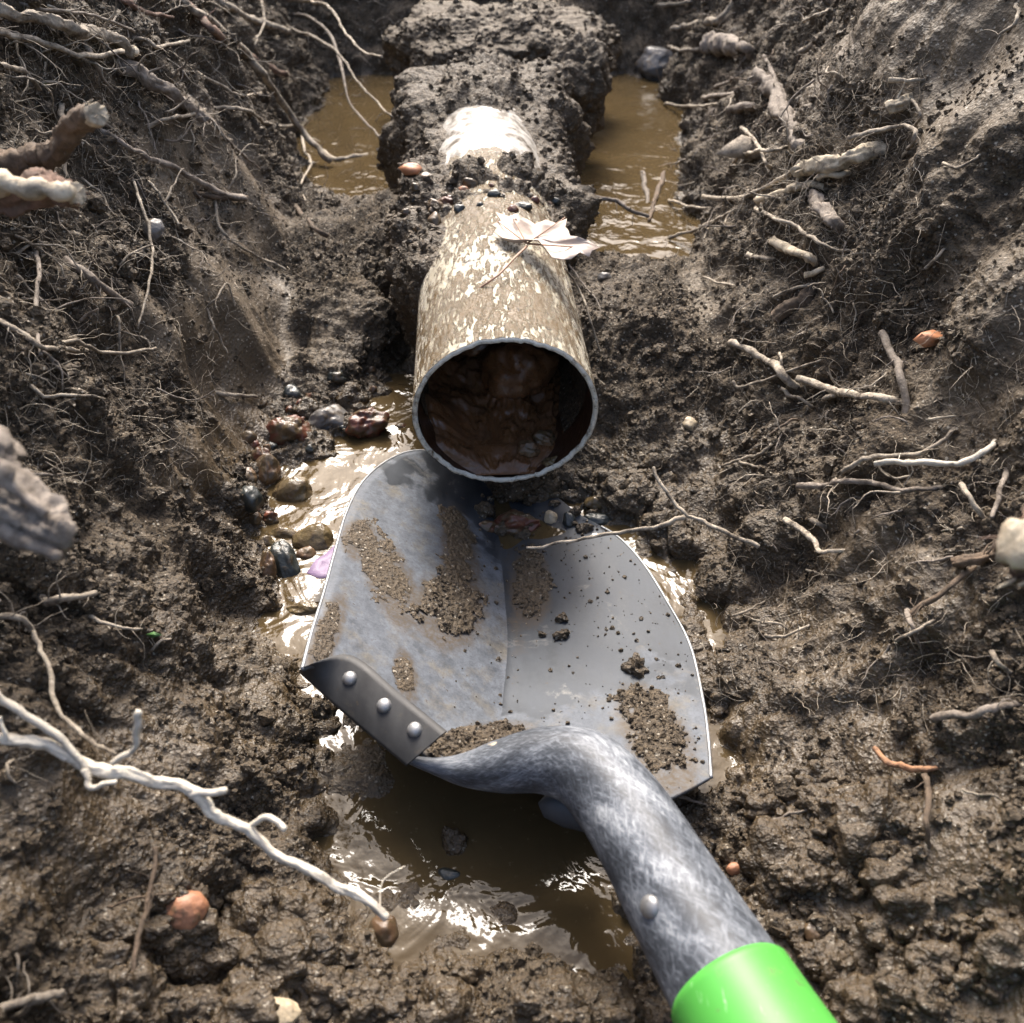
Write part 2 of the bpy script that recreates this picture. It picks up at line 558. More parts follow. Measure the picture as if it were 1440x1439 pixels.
def base_H(x, y):
    xl, xr = np.interp(y, YK, XL), np.interp(y, YK, XR)
    yn = np.stack([0 * x, y, 0 * x], -1)
    far_ = sstep(0.6, 1.0, y)
    xl = xl + (0.010 + 0.025 * far_) * perlin(yn, 9, 2.2) + 0.008 * perlin(yn, 30, 7.2)
    xr = xr + (0.010 + 0.025 * far_) * perlin(yn, 9, 5.6) + 0.008 * perlin(yn, 30, 9.6)
    sl, sr = np.interp(y, YK, SL), np.interp(y, YK, SR)
    pd = pool_mask(x, y) + 0.016 * perlin(np.stack([x, y, 0 * x], -1), 38, 1.7) + 0.008 * perlin(np.stack([x, y, 0 * x], -1), 95, 4.7)
    floor = -0.0975 + 0.018 * sstep(-0.012, 0.016, pd) * (y < 0.9)
    floor = floor + 0.30 * np.clip(0.175 - y, 0, 1) * (1 - 0.6 * sstep(-0.02, 0.06, x))
    # banks on either side of the pipe, falling to the pools behind
    br = 0.068 * sstep(0.48, 0.68, y) * (1 - sstep(0.71, 0.84, y))
    bl = 0.066 * sstep(0.55, 0.78, y) * (1 - sstep(0.86, 0.99, y))
    side = sstep(-0.03, 0.03, x - pipe_x(y))
    floor = floor + br * side + bl * (1 - side)
    gap = np.exp(-(((x - pipe_x(y)) + 0.074) / 0.019) ** 2) * sstep(0.47, 0.55, y) * (1 - sstep(0.72, 0.82, y))
    floor = floor - 0.062 * gap
    # raised right flank beside the shovel and the near left heap
    dl = np.maximum(xl - x, 0)
    dr = np.maximum(x - xr, 0)
    k = 0.022
    wall = sl * (np.sqrt(dl * dl + k * k) - k) + sr * (np.sqrt(dr * dr + k * k) - k)
    end = 1.3 * np.maximum(y - 1.48, 0)
    z = floor + wall + end
    # rounded shoulder to the ground above
    d = (TOP - z) / 0.05
    z = TOP - 0.05 * np.log1p(np.exp(np.clip(d, -40, 40)))
    return z


NR, NC = 980, 940
ys = np.concatenate([np.linspace(-1.0, 0.0, 24)[:-1], 0.62 * (np.exp(np.linspace(0, 1.42, NR - 42)) - 1) * 0.98 + 0.0, np.linspace(2.0, 4.0, 20)[1:]])
NR = len(ys)
xf = np.concatenate([np.linspace(-3, -0.75, 60), np.linspace(-0.75, 0.75, 2200)[1:-1], np.linspace(0.75, 3, 60)])
X = np.zeros((NR, NC))
for r, y in enumerate(ys):
    h = base_H(xf, np.full_like(xf, y))
    ds = np.hypot(np.diff(xf), np.diff(h))
    zm = (h[1:] + h[:-1]) / 2
    wgt = np.where(zm > 0.30, 0.06, 1.0)
    wgt = wgt * np.where(np.abs((xf[1:] + xf[:-1]) / 2) > 0.6, 0.12, 1.0)
    cs = np.concatenate([[0], np.cumsum(ds * wgt)])
    X[r] = np.interp(np.linspace(0, cs[-1], NC), cs, xf)
Y = np.repeat(ys[:, None], NC, 1)
Z = base_H(X, Y)
e = 0.004
Hx = (base_H(X + e, Y) - base_H(X - e, Y)) / (2 * e)
Hy = (base_H(X, Y + e) - base_H(X, Y - e)) / (2 * e)
Nn = np.stack([-Hx, -Hy, np.ones_like(Hx)], -1)
Nn /= np.linalg.norm(Nn, axis=-1)[..., None]
P = np.stack([X, Y, Z], -1)
steep = sstep(0.35, 1.1, np.abs(Hx))
height = sstep(-0.085, 0.02, Z)

# where a spade has smeared the clay smooth (places on the walls, in metres)
smooth = np.zeros_like(X)


def smear(px, py, rx, ry, ang, amt=1.0):
    global smooth
    a = math.radians(ang)
    r = ray(px, py)
    t = np.linspace(0.2, 2.2, 400)
    Q = CAM + t[:, None] * r
    below = np.where(Q[:, 2] < base_H(Q[:, 0], Q[:, 1]))[0]
    q = Q[below[0]] if len(below) else Q[-1]
    d = depth_of(q)
    rx, ry = rx * d / FPX, ry * d / FPX
    D = P - q
    u, v = D @ RGT, D @ UPV
    u2, v2 = u * math.cos(a) + v * math.sin(a), -u * math.sin(a) + v * math.cos(a)
    wob = 0.35 * perlin(P[..., :], 22, 3.1)
    m = 1 - sstep(0.7, 1.05, np.sqrt((u2 / rx) ** 2 + (v2 / ry) ** 2) + wob)
    m *= np.exp(-((np.linalg.norm(D, axis=-1)) / (3.2 * max(rx, ry))) ** 4)
    smooth = np.maximum(smooth, amt * m)


smear(325, 270, 52, 150, 14)
smear(338, 460, 56, 160, 4)
smear(322, 620, 36, 90, -4)
smear(1330, 1250, 60, 130, -8, .85)
smear(1110, 1120, 70, 90, -15, .6)
smear(1420, 420, 50, 120, 10, .6)
smear(1190, 960, 55, 120, -10, .75)
smear(1090, 1330, 80, 60, 10, .7)
smear(150, 1080, 90, 60, 10, .6)
smear(1000, 420, 40, 80, 0, .6)
smear(470, 470, 40, 70, 0, .5)
smear(1370, 100, 70, 150, -20, .9)
smear(1230, 60, 50, 90, 0, .7)
smear(1380, 600, 60, 110, 10, .6)
smear(1230, 790, 45, 130, 12, .7)
smear(300, 1040, 120, 60, 20, .55)
smear(1060, 1050, 60, 50, 0, .7)
smear(1370, 1230, 50, 140, -10, .75)
smear(1210, 1290, 80, 60, 0, .7)
smear(60, 1200, 60, 90, 0, .6)
smear(1000, 640, 25, 70, 0, .6)
rough = 1 - 0.86 * smooth

print('noise', flush=True)
warp = np.stack([perlin(P, 28, 1.3), perlin(P, 28, 7.7), perlin(P, 28, 13.9)], -1) * 0.006
Pw = P + warp
disp = 0.013 * fbm(P, 9, 3, 0.5, 2.0)
disp += 0.010 * rough * perlin(P, 26, 4.4)
w1 = worley(Pw, 46, 0.5)
disp += rough * 0.0115 * (0.52 - w1)
w0 = worley(Pw, 21, 3.3)
disp += rough * 0.013 * (0.52 - w0)
w2 = worley(Pw, 115, 5.5)
patch = 0.35 + 0.9 * sstep(-0.3, 0.4, perlin(P, 16, 9.1))
disp += rough * patch * 0.0066 * (0.52 - w2)
w3 = worley(P, 270, 8.5)
disp += rough * (0.3 + 0.7 * patch) * 0.0050 * (0.5 - w3)
disp += rough * 0.0016 * perlin(P, 480, 3.3)
disp += 0.00012 * perlin(P, 420, 6.3)
# furrows the digging left, running down the slope
Ps = np.stack([X * 6 + Z * 6, Y * 60, Z * 8], -1)
disp += steep * 0.0035 * perlin(Ps, 1.0, 2.2)
ridge = 1 - np.abs(perlin(np.stack([X * 5, Y * 34 + Z * 9, Z * 5], -1), 1.0, 12.2)) * 2.4
disp -= steep * 0.010 * np.clip(ridge - 0.55, 0, 1) * rough
fl = 1 - steep
disp = disp * (1 - 0.35 * (1 - sstep(-0.015, 0.01, pool_mask(X, Y))))
P2 = P + Nn * disp[..., None]
lev = np.where(Y > 0.80, LEVEL_B, LEVEL_F)
k = 0.0024
zz = P2[..., 2] - (lev - 0.0022)
fz = k * np.logaddexp(0, np.clip(zz / k, -60, 400))
P2[..., 2] = np.where(zz < 0.03, lev - 0.0022 + fz, P2[..., 2])
above = P2[..., 2] - lev
wet = np.clip(1 - above / 0.05, 0, 1) ** 1.5
wet = np.maximum(wet, 0.62 * (1 - sstep(0.03, 0.09, above)) * (Y < 0.55) + 0.1)
wet = np.maximum(wet, 0.95 * (1 - sstep(0.26, 0.42, Y)) * (1 - sstep(0.05, 0.17, above)))
wet = np.clip(wet + 0.25 * perlin(P, 20, 5.0) + 0.18 * smooth, 0, 1)
clay = np.clip(smooth * 0.95 + 0.55 * (1 - sstep(0.002, 0.018, above)), 0, 1)

# three sheets share the grid: wall, floor, wall
il = int(np.argmin(np.abs(X[np.argmin(np.abs(ys - 0.5))] + 0.185)))
ir = int(np.argmin(np.abs(X[np.argmin(np.abs(ys - 0.5))] - 0.150)))
for nm, a, bnd, lab in (('trench_wall', 0, il, 'left earth wall of the trench, dark crumbly soil with roots'),
                        ('trench_floor', il, ir, 'wet muddy floor of the trench under the pipe and shovel'),
                        ('trench_wall', ir, NC - 1, 'right earth wall of the trench, brown crumbly soil with roots')):
    sl_ = slice(a, bnd + 1)
    V = P2[:, sl_].reshape(-1, 3)
    o = mk(nm, V, grid_faces(NR, bnd + 1 - a), M['soil'], origin=(0, 0, 0), attrs={'wet': wet[:, sl_], 'clay': clay[:, sl_]})
    tag(o, lab, None, None, 'structure')

# coarse copy of the surface for resting things on it
cs_ = 4
Pc = P2[::cs_, ::cs_]
TERR = BVHTree.FromPolygons([tuple(v) for v in Pc.reshape(-1, 3)], [tuple(f) for f in grid_faces(*Pc.shape[:2])])
EXTRA = []


def hit(px, py, extra=True):
    r = Vector(ray(px, py))
    o = Vector(CAM)
    best = None
    for t in [TERR] + (EXTRA if extra else []):
        loc, nor, _, dist = t.ray_cast(o, r)
        if loc is not None and (best is None or dist < best[2]):
            best = (np.array(loc), np.array(nor), dist)
    if best is None:
        return at_depth(px, py, 1.5), np.array([0, -1.0, 0])
    nr = best[1]
    if np.dot(nr, ray(px, py)) > 0:
        nr = -nr
    return best[0], nr


# ------------------------------------------------------------------ water
def puddle(x0, x1, y0, y1, z, lab):
    nx, ny = 160, 160
    gx, gy = np.meshgrid(np.linspace(x0, x1, nx), np.linspace(y0, y1, ny))
    V = np.stack([gx, gy, z + 0.0008 * perlin(np.stack([gx, gy, 0 * gx], -1), 45, 1.0)], -1).reshape(-1, 3)
    o = mk('puddle', V, grid_faces(ny, nx), M['water'])
    tag(o, lab, None, None, 'structure')


puddle(-0.26, 0.24, 0.02, 0.66, LEVEL_F, 'shallow brown muddy water on the trench floor round the shovel')
puddle(-0.40, -0.075, 0.74, 1.75, LEVEL_B, 'murky brown pool left of the pipe behind the bank')
puddle(-0.075, 0.40, 0.74, 1.75, LEVEL_B, 'murky brown pool right of the pipe behind the bank')

# ------------------------------------------------------------------ the sewer pipe
print('pipe', flush=True)
PL = 0.62


def pipe_pt(th, s, r):
    """th from straight up, clockwise as seen from the open end; s along the axis away from the viewer"""
    th = np.asarray(th)
    return RIM + np.multiply.outer(np.asarray(s), AX) + (np.sin(th) * r)[..., None] * SIDE + (np.cos(th) * r)[..., None] * np.array([0, 0, 1.0])


pipe = empty('sewer_pipe', RIM - np.array([0, 0, PIPE_R]))
tag(pipe, 'mud-streaked white sewer pipe with broken open end above the shovel', 'pipe')
NT_, NS_ = 160, 90
th = np.linspace(0, 2 * np.pi, NT_, endpoint=False)
tilt = 0.12                                   # the end is not cut square
chip = -0.003 * np.clip(perlin(np.stack([np.cos(th) * 14, np.sin(th) * 14, 0 * th], -1), 1.0, 6.0) - 0.3, 0, 1) * -1 + 0.0016 * perlin(np.stack([np.cos(th) * 9, np.sin(th) * 9, 0 * th], -1), 1.0, 4.0) + 0.0006 * perlin(np.stack([np.cos(th) * 40, np.sin(th) * 40, 0 * th], -1), 1.0, 2.0)
s_end = chip + np.cos(th) * PIPE_R * tilt * -1
R_IN = PIPE_R - 0.0034


def ring_shell(s0, s1, r, n):
    rows = []
    for q in np.linspace(0, 1, n):
        rows.append(pipe_pt(th, s0 + (s1 - s0) * q, r + 0 * th))
    return np.stack(rows)


def pipe_ring(S, r):
    return RIM + S[:, None] * AX + (np.sin(th) * r)[:, None] * SIDE + (np.cos(th) * r)[:, None] * np.array([0, 0, 1.0])


rows = [pipe_ring(s_end + (PL - s_end) * q, PIPE_R + 0 * th) for q in np.linspace(0, 1, NS_) ** 1.2]
mk('pipe_wall', np.concatenate(rows), grid_faces(NS_, NT_, True), M['pipe'], pipe)
redge = 0.0003 * perlin(np.stack([np.cos(th) * 30, np.sin(th) * 30, 0 * th], -1), 1.0, 9.0)
rows = [pipe_ring(s_end + 0.0005, PIPE_R + 0 * th), pipe_ring(s_end - 0.0007, PIPE_R - 0.0006 + redge), pipe_ring(s_end - 0.0008, R_IN + 0.0008 + redge), pipe_ring(s_end + 0.001, R_IN + 0 * th)]
mk('pipe_rim', np.concatenate(rows), grid_faces(4, NT_, True), M['pipe_edge'], pipe)
rows = [pipe_ring(s_end + 0.001 + (PL - s_end) * q, R_IN + 0.0012 * perlin(pipe_ring(s_end + PL * q, R_IN + 0 * th), 40)) for q in np.linspace(0, 1, 40)]
mk('pipe_lining', np.concatenate(rows), grid_faces(40, NT_, True), M['pipe_in'], pipe)
# the wider white hub where the next length joins
sh = [0.325, 0.333, 0.35, 0.44, 0.50, 0.56]
rh = [PIPE_R - 0.0006, PIPE_R + 0.0006, PIPE_R + 0.0012, PIPE_R + 0.0016, PIPE_R + 0.004, PIPE_R + 0.004]
rows = [pipe_ring(s + (0.016 * perlin(np.stack([np.cos(th) * 5, np.sin(th) * 5, 0 * th], -1), 1.0, 3.0) + 0.007 * perlin(np.stack([np.cos(th) * 17, np.sin(th) * 17, 0 * th], -1), 1.0, 5.0)) * (s < 0.4), r + 0 * th) for s, r in zip(sh, rh)]
mk('pipe_hub', np.concatenate(rows), grid_faces(len(sh), NT_, True), M['hub'], pipe)

# mud caked over the pipe (thick between the leaf and the hub, thin splashes elsewhere)
na, nb = 330, 240
A, S = np.meshgrid(np.linspace(-2.3, 2.3, na), np.linspace(0.03, 0.60, nb))
Q = pipe_pt(A, S, PIPE_R + 0 * A) if False else RIM + S[..., None] * AX + (np.sin(A) * PIPE_R)[..., None] * SIDE + (np.cos(A) * PIPE_R)[..., None] * np.array([0, 0, 1.0])
Nr = np.sin(A)[..., None] * SIDE + np.cos(A)[..., None] * np.array([0, 0, 1.0])
lumps = 0.010 * perlin(Q, 22, 5.0) + 0.012 * perlin(Q, 34, 3.0) + 0.010 * (0.5 - worley(Q, 62, 2.0)) + 0.006 * (0.5 - worley(Q, 150, 4.0)) + 0.003 * perlin(Q, 280, 2.0)
belt = np.exp(-((S - (0.262 + 0.02 * A)) / 0.05) ** 2)
band = 0.010 * np.exp(-((S - 0.295) / 0.05) ** 2) + 0.020 * belt * sstep(0.5, -0.9, A) if False else 0.0082 * belt
left = 0.022 * sstep(0.45, 1.15, -A) * sstep(0.12, 0.20, S) * (1 - 0.75 * sstep(0.35, 0.44, S))
right = 0.026 * sstep(0.75, 1.35, A) * sstep(0.20, 0.31, S) * (1 - 0.6 * sstep(0.36, 0.44, S))
farc = 0.022 * sstep(0.43, 0.50, S + 0.012 * np.cos(A * 2)) + 0.02 * sstep(0.55, 1.0, np.abs(A)) * sstep(0.36, 0.44, S)
thick = -0.0065 + band + left + right + farc + lumps * np.clip(0.35 + belt + left * 30 + right * 30 + farc * 12, 0, 1.15)
thick = np.maximum(thick, -0.004)
V = (Q + Nr * thick[..., None])
MC = V
o = mk('caked_mud', V.reshape(-1, 3), grid_faces(nb, na), M['caked'])
tag(o, 'wet dark mud caked over the middle and sides of the pipe', 'mud', None, 'stuff')
cF = grid_faces(nb, na)
EXTRA.append(BVHTree.FromPolygons([tuple(v) for v in V.reshape(-1, 3)], [tuple(f) for f in cF]))
MUDP = V[(thick > 0.003) & (S > 0.1)]
# the pipe itself for resting things on
rows = [pipe_ring(s_end + (PL - s_end) * q, PIPE_R + 0 * th) for q in np.linspace(0, 1, 24)]
EXTRA.append(BVHTree.FromPolygons([tuple(v) for v in np.concatenate(rows)], [tuple(f) for f in grid_faces(24, NT_, True)]))

def lump_sphere(r_, seed):
    nu, nv_ = 48, 32
    U, W_ = np.meshgrid(np.linspace(0, 2 * np.pi, nu, endpoint=False), np.linspace(0.02, np.pi - 0.02, nv_))
    D = np.stack([np.sin(W_) * np.cos(U), np.sin(W_) * np.sin(U), np.cos(W_)], -1).reshape(-1, 3)
    rad = 1 + 0.22 * fbm(D, 1.3, 3, 0.5, seed) + 0.12 * (0.5 - worley(D, 2.6, seed))
    return D * rad[:, None] * np.asarray(r_), grid_faces(nv_, nu, True)


# sludge and water inside
na, nb = 150, 200
C, S = np.meshgrid(np.linspace(-1, 1, na), np.linspace(0.0062, 0.30, nb))
hgt = -0.043 + 0.022 * sstep(0.03, 0.12, S) * (1 - 0.2 * C) + 0.012 * np.exp(-((C - 0.12) / 0.42) ** 2 - ((S - 0.085) / 0.035) ** 2) + 0.022 * np.exp(-((C + 0.95) / 0.3) ** 2 - ((S - 0.045) / 0.04) ** 2) + 0.022 * sstep(0.12, 0.26, S)
g = np.stack([C * PIPE_R, S, 0 * S], -1)
hgt = hgt + 0.006 * perlin(g, 45, 1.0) + 0.006 * (0.5 - worley(g, 75, 1.0)) + 0.002 * perlin(g, 220, 1.0)
hgt = hgt - 0.004 * (S < 0.03) 
kk = 0.002
lv_ = -0.0415 - 0.0105 * (1 - sstep(0.006, 0.028, S))
hgt = lv_ + kk * np.logaddexp(0, (np.minimum(hgt, lv_ + 0.05 * sstep(0.006, 0.03, S)) - lv_) / kk)
hgt = np.clip(hgt, -0.0535, 0.046)
half = np.sqrt(np.maximum(R_IN ** 2 - hgt ** 2, 1e-6)) * 1.0
s_off = hgt * tilt * -1 * -1
V = RIM + S[..., None] * AX + (C * half)[..., None] * SIDE + hgt[..., None] * np.array([0, 0, 1.0])
SV, SF = V.reshape(-1, 3), grid_faces(nb, na)
Vl, Fl = [SV], [SF]
for (s_, c_, h_, r_, sd_) in ((0.085, 0.012, -0.016, (0.026, 0.026, 0.022), 5.0), (0.13, -0.012, -0.006, (0.03, 0.03, 0.018), 14.0)):
    Lv, Lf = lump_sphere(r_, sd_)
    Lv = RIM + (s_ + Lv[:, 1:2]) * AX + (c_ + Lv[:, :1]) * SIDE + (h_ + Lv[:, 2:3]) * np.array([0, 0, 1.0])
    Vl.append(Lv)
    Fl.append(Lf + sum(len(v) for v in Vl[:-1]))
o = mk('pipe_sludge', np.concatenate(Vl), np.concatenate(Fl), M['sludge'])
tag(o, 'rust-brown wet sludge half filling the open pipe mouth', 'sludge', None, 'stuff')
SLUDGE = BVHTree.FromPolygons([tuple(v) for v in V.reshape(-1, 3)], [tuple(f) for f in grid_faces(nb, na)])


# ------------------------------------------------------------------ lumps, stones
def ico(sub):
    import bmesh
    bm = bmesh.new()
    bmesh.ops.create_icosphere(bm, subdivisions=sub, radius=1.0)
    V = np.array([v.co[:] for v in bm.verts])
    F = np.array([[v.index for v in f.verts] for f in bm.faces])
    bm.free()
    return V, F


ICO = {k: ico(k) for k in (2, 3, 4, 5, 6, 7)}


def lump(sub, r, rough_amt, seed, facet=0.0, fscale=1.0):
    V, F = ICO[sub]
    d = 1 + rough_amt * (fbm(V * 1.0, 1.1 * fscale, 3, 0.5, seed) + 0.35 * (0.5 - worley(V, 2.2 * fscale, seed)))
    V2 = V * d[:, None]
    if facet:
        rg = np.random.default_rng(int(seed * 10) + 3)
        for _ in range(7):
            nn = rg.normal(size=3)
            nn /= np.linalg.norm(nn)
            lim = rg.uniform(0.62, 0.9)
            dd = V2 @ nn
            V2 = V2 - np.maximum(dd - lim, 0)[:, None] * nn * facet
    return V2 * np.asarray(r), F


# far mound of mud lying over the pipe
V, F = lump(7, (1, 1, 1), 0.10, 3.0)
cm = at_depth(706, 62, 1.18)
V = V * np.array([0.15, 0.12, 0.046]) + 0
V[:, 2] = np.where(V[:, 2] < 0, V[:, 2] * 1.7, V[:, 2])
Wp = V + cm
nrm = V / np.linalg.norm(V, axis=1)[:, None]
dd = 0.02 * perlin(Wp, 14, 2) + 0.010 * perlin(Wp, 34, 5) + 0.008 * (0.5 - worley(Wp, 60, 1)) + 0.006 * (0.5 - worley(Wp, 140, 3)) + 0.002 * perlin(Wp, 300, 3)
Wp = Wp + nrm * dd[:, None]
o = mk('mud_mound', Wp, F, M['palemud'])
MOUNDP = Wp[Wp[:, 2] > -0.03]
tag(o, 'grey-brown mound of muddy soil heaped over the far end of the pipe', 'mud mound')
EXTRA.append(BVHTree.FromPolygons([tuple(v) for v in Wp], [tuple(f) for f in F]))
# neck of soil under the mound, in front of it
for px, py, d, rr, sd_, lb in ((660, 118, 1.0, (0.06, 0.04, 0.022), 8.0, 'low lump of crumbly mud between the white pipe hub and the mound'),
                               (815, 130, 1.05, (0.036, 0.04, 0.06), 9.0, 'dark hanging lump of soil right of the white pipe hub'),
                               (590, 160, 1.0, (0.022, 0.045, 0.04), 10.0, 'dark lump of soil left of the white pipe hub')):
    V, F = lump(6, rr, 0.25, sd_)
    c0 = at_depth(px, py, d)
    W2 = V + c0
    nrm = V / np.linalg.norm(V, axis=1)[:, None]
    W2 = W2 + nrm * (0.008 * perlin(W2, 30, 5) + 0.008 * (0.5 - worley(W2, 70, 1)) + 0.005 * (0.5 - worley(W2, 150, 3)))[:, None]
    o = mk('soil_lump', W2, F, M['crumb'])
    tag(o, lb, 'soil lump')
    EXTRA.append(BVHTree.FromPolygons([tuple(v) for v in W2], [tuple(f) for f in F]))

# ------------------------------------------------------------------ the shovel
print('shovel', flush=True)
A3, B3, F3 = at_z(425, 943, -0.014), at_z(1002, 1090, -0.058), at_z(705, 700, -0.072)
BN = np.cross(B3 - A3, F3 - A3)
BN /= np.linalg.norm(BN)
if BN[2] < 0:
    BN = -BN


def on_blade(px, py, off=0.0):
    r = ray(px, py)
    t = np.dot(A3 + BN * off - CAM, BN) / np.dot(r, BN)
    return CAM + r * t


def spl(P, t):
    """Catmull-Rom through the rows of P"""
    P = np.asarray(P, dtype=float)
    n = len(P)
    x = np.clip(np.asarray(t, dtype=float), 0, 1) * (n - 1)
    i = np.clip(np.floor(x).astype(int), 0, n - 2)
    f = (x - i)[..., None]
    p0, p1, p2, p3 = P[np.maximum(i - 1, 0)], P[i], P[i + 1], P[np.minimum(i + 2, n - 1)]
    return 0.5 * (2 * p1 + (p2 - p0) * f + (2 * p0 - 5 * p1 + 4 * p2 - p3) * f * f + (3 * p1 - p0 - 3 * p2 + p3) * f ** 3)


LE = [(425, 941), (438, 890), (455, 835), (470, 780), (487, 722), (510, 678), (545, 648), (585, 634), (640, 640), (700, 655)]
RE = [(1002, 1090), (998, 1035), (990, 980), (972, 905), (942, 848), (905, 790), (868, 752), (820, 725), (770, 690), (700, 655)]
RR = [(425, 941), (492, 923), (560, 975), (628, 1030), (735, 1062), (850, 1085), (925, 1112), (1002, 1090)]
LE3 = np.array([on_blade(*p) for p in LE])
RE3 = np.array([on_blade(*p) for p in RE])
RR3 = np.array([on_blade(*p) for p in RR])


def blade_pt(s, v):
    """s 0..1 from left to right edge, v 0..1 from the step to the tip"""
    s, v = np.asarray(s, float), np.asarray(v, float)
    L, R = spl(LE3, v), spl(RE3, v)
    base = L * (1 - s)[..., None] + R * s[..., None]
    lin = RR3[0] * (1 - s)[..., None] + RR3[-1] * s[..., None]
    rear = spl(RR3, s) - lin
    base = base + rear * ((1 - v) ** 3)[..., None]
    a = np.abs(2 * s - 1.06)
    a = np.sqrt(a * a + 0.0012)
    dish = -0.031 * (1 - np.clip(a, 0, 1) ** 0.85) * (1 - 0.75 * v ** 2)
    lift = 0.009 * np.exp(-((s - 0.53) / 0.10) ** 2) * (1 - sstep(0.0, 0.22, v))
    curl = 0.006 * sstep(0.80, 1.0, np.abs(2 * s - 1)) * (1 - v)
    return base + BN * (dish + lift + curl * 0)[..., None]


sh_o = empty('shovel', blade_pt(np.array(0.5), np.array(0.3)))
tag(sh_o, 'worn steel shovel lying face up under the pipe with green handle sleeve', 'shovel')
ns, nv = 150, 150
Sg, Vg = np.meshgrid(np.linspace(0, 1, ns), np.linspace(0, 1, nv) ** 1.0)
TOPS = blade_pt(Sg, Vg)
BOT = TOPS - BN * 0.0022
Vv = np.concatenate([TOPS.reshape(-1, 3), BOT.reshape(-1, 3)])
F = grid_faces(nv, ns)
Ft = F
Fb = F[:, ::-1] + ns * nv
idx = np.arange(ns * nv).reshape(nv, ns)
rim_loop = np.concatenate([idx[0, :], idx[1:, -1], idx[-1, -2::-1], idx[-2:0:-1, 0]])
nx_ = np.roll(rim_loop, -1)
Fr = np.stack([nx_, rim_loop, rim_loop + ns * nv, nx_ + ns * nv], -1)
vb = np.where(Sg < 0.53, 0.68 - 0.25 * Sg, 0.20 + 0.05 * np.sin(9 * Sg)) + 0.16 * fbm(TOPS, 26, 4, 0.6, 3.0)
silt = np.clip(0.5 + (vb - Vg) * 6, 0, 1) * np.where(Sg < 0.53, 1.0, 0.85)
mk('blade', Vv, np.concatenate([Ft, Fb, Fr]), M['blade'], sh_o, attrs={'silt': np.concatenate([silt.ravel(), silt.ravel()]), 'mudfilm': np.zeros(2 * ns * nv)})
BLADE_O = bpy.data.objects['blade']
MUDF = np.zeros((nv, ns))
EXTRA.append(BVHTree.FromPolygons([tuple(v) for v in TOPS[::3, ::3].reshape(-1, 3)], [tuple(f) for f in grid_faces(50, 50)]))
BLADE_T = EXTRA[-1]


def frames(C):
    C = np.asarray(C, float)
    T = np.gradient(C, axis=0)
    T /= np.linalg.norm(T, axis=1)[:, None] + 1e-12
    up = np.array([0.31, 0.2, 0.93])
    n0 = np.cross(T[0], up)
    n0 /= np.linalg.norm(n0) + 1e-12
    N = [n0]
    for k in range(1, len(C)):
        nn = N[-1] - T[k] * np.dot(N[-1], T[k])
        nn /= np.linalg.norm(nn) + 1e-12
        N.append(nn)
    N = np.array(N)
    return T, N, np.cross(T, N)


def tube(C, R, sides=8, cap=True, jitter=0.0, seed=0.0):
    T, N, B = frames(C)
    a = np.linspace(0, 2 * np.pi, sides, endpoint=False)
    R = np.asarray(R, float)
    ring = N[:, None, :] * np.cos(a)[None, :, None] + B[:, None, :] * np.sin(a)[None, :, None]
    rad = np.repeat(R[:, None], sides, 1)
    if jitter:
        ln = np.concatenate([[0], np.cumsum(np.linalg.norm(np.diff(C, axis=0), axis=1))]) / max(R.mean(), 1e-4)
        q = np.stack([np.cos(a)[None, :] * 1.1 + 0 * ln[:, None], np.sin(a)[None, :] * 1.1 + 0 * ln[:, None], ln[:, None] * 0.16 + 0 * a[None, :]], -1)
        rad = rad * (1 + jitter * (0.8 * perlin(q, 1.0, seed) + 0.55 * perlin(q, 2.6, seed + 3) + 0.35 * perlin(q * np.array([2.2, 2.2, 1.2]), 3.0, seed + 9)))
    if jitter and R.mean() > 0.0022:
        q = np.asarray(C)[:, None, :] + ring * rad[..., None]
        big_ = min(1.0, R.mean() / 0.006)
        rad = rad + big_ * (0.0022 * perlin(q, 110, 3.0) + 0.0012 * perlin(q, 260, 1.0) + 0.0010 * perlin(q, 520, 5.0))
    V = np.asarray(C)[:, None, :] + ring * rad[..., None]
    nR = len(C)
    V = V.reshape(-1, 3)
    F = [tuple(f) for f in grid_faces(nR, sides, True)]
    if cap:
        V = np.concatenate([V, [C[0] - T[0] * R[0] * 0.25], [C[-1] + T[-1] * R[-1] * 0.5]])
        c0, c1 = nR * sides, nR * sides + 1
        for k in range(sides):
            F.append((c0, (k + 1) % sides, k))
            F.append((c1, (nR - 1) * sides + k, (nR - 1) * sides + (k + 1) % sides))
    return V, F


def px_path(pts, n):
    """pts: (px, py, depth, width px) -> smooth centre line and radii"""
    C = np.array([at_depth(p[0], p[1], p[2]) for p in pts])
    R = np.array([p[3] * 0.5 * p[2] / FPX for p in pts])
    t = np.linspace(0, 1, n)
    return spl(C, t), np.maximum(spl(R[:, None], t)[:, 0], 1e-4)


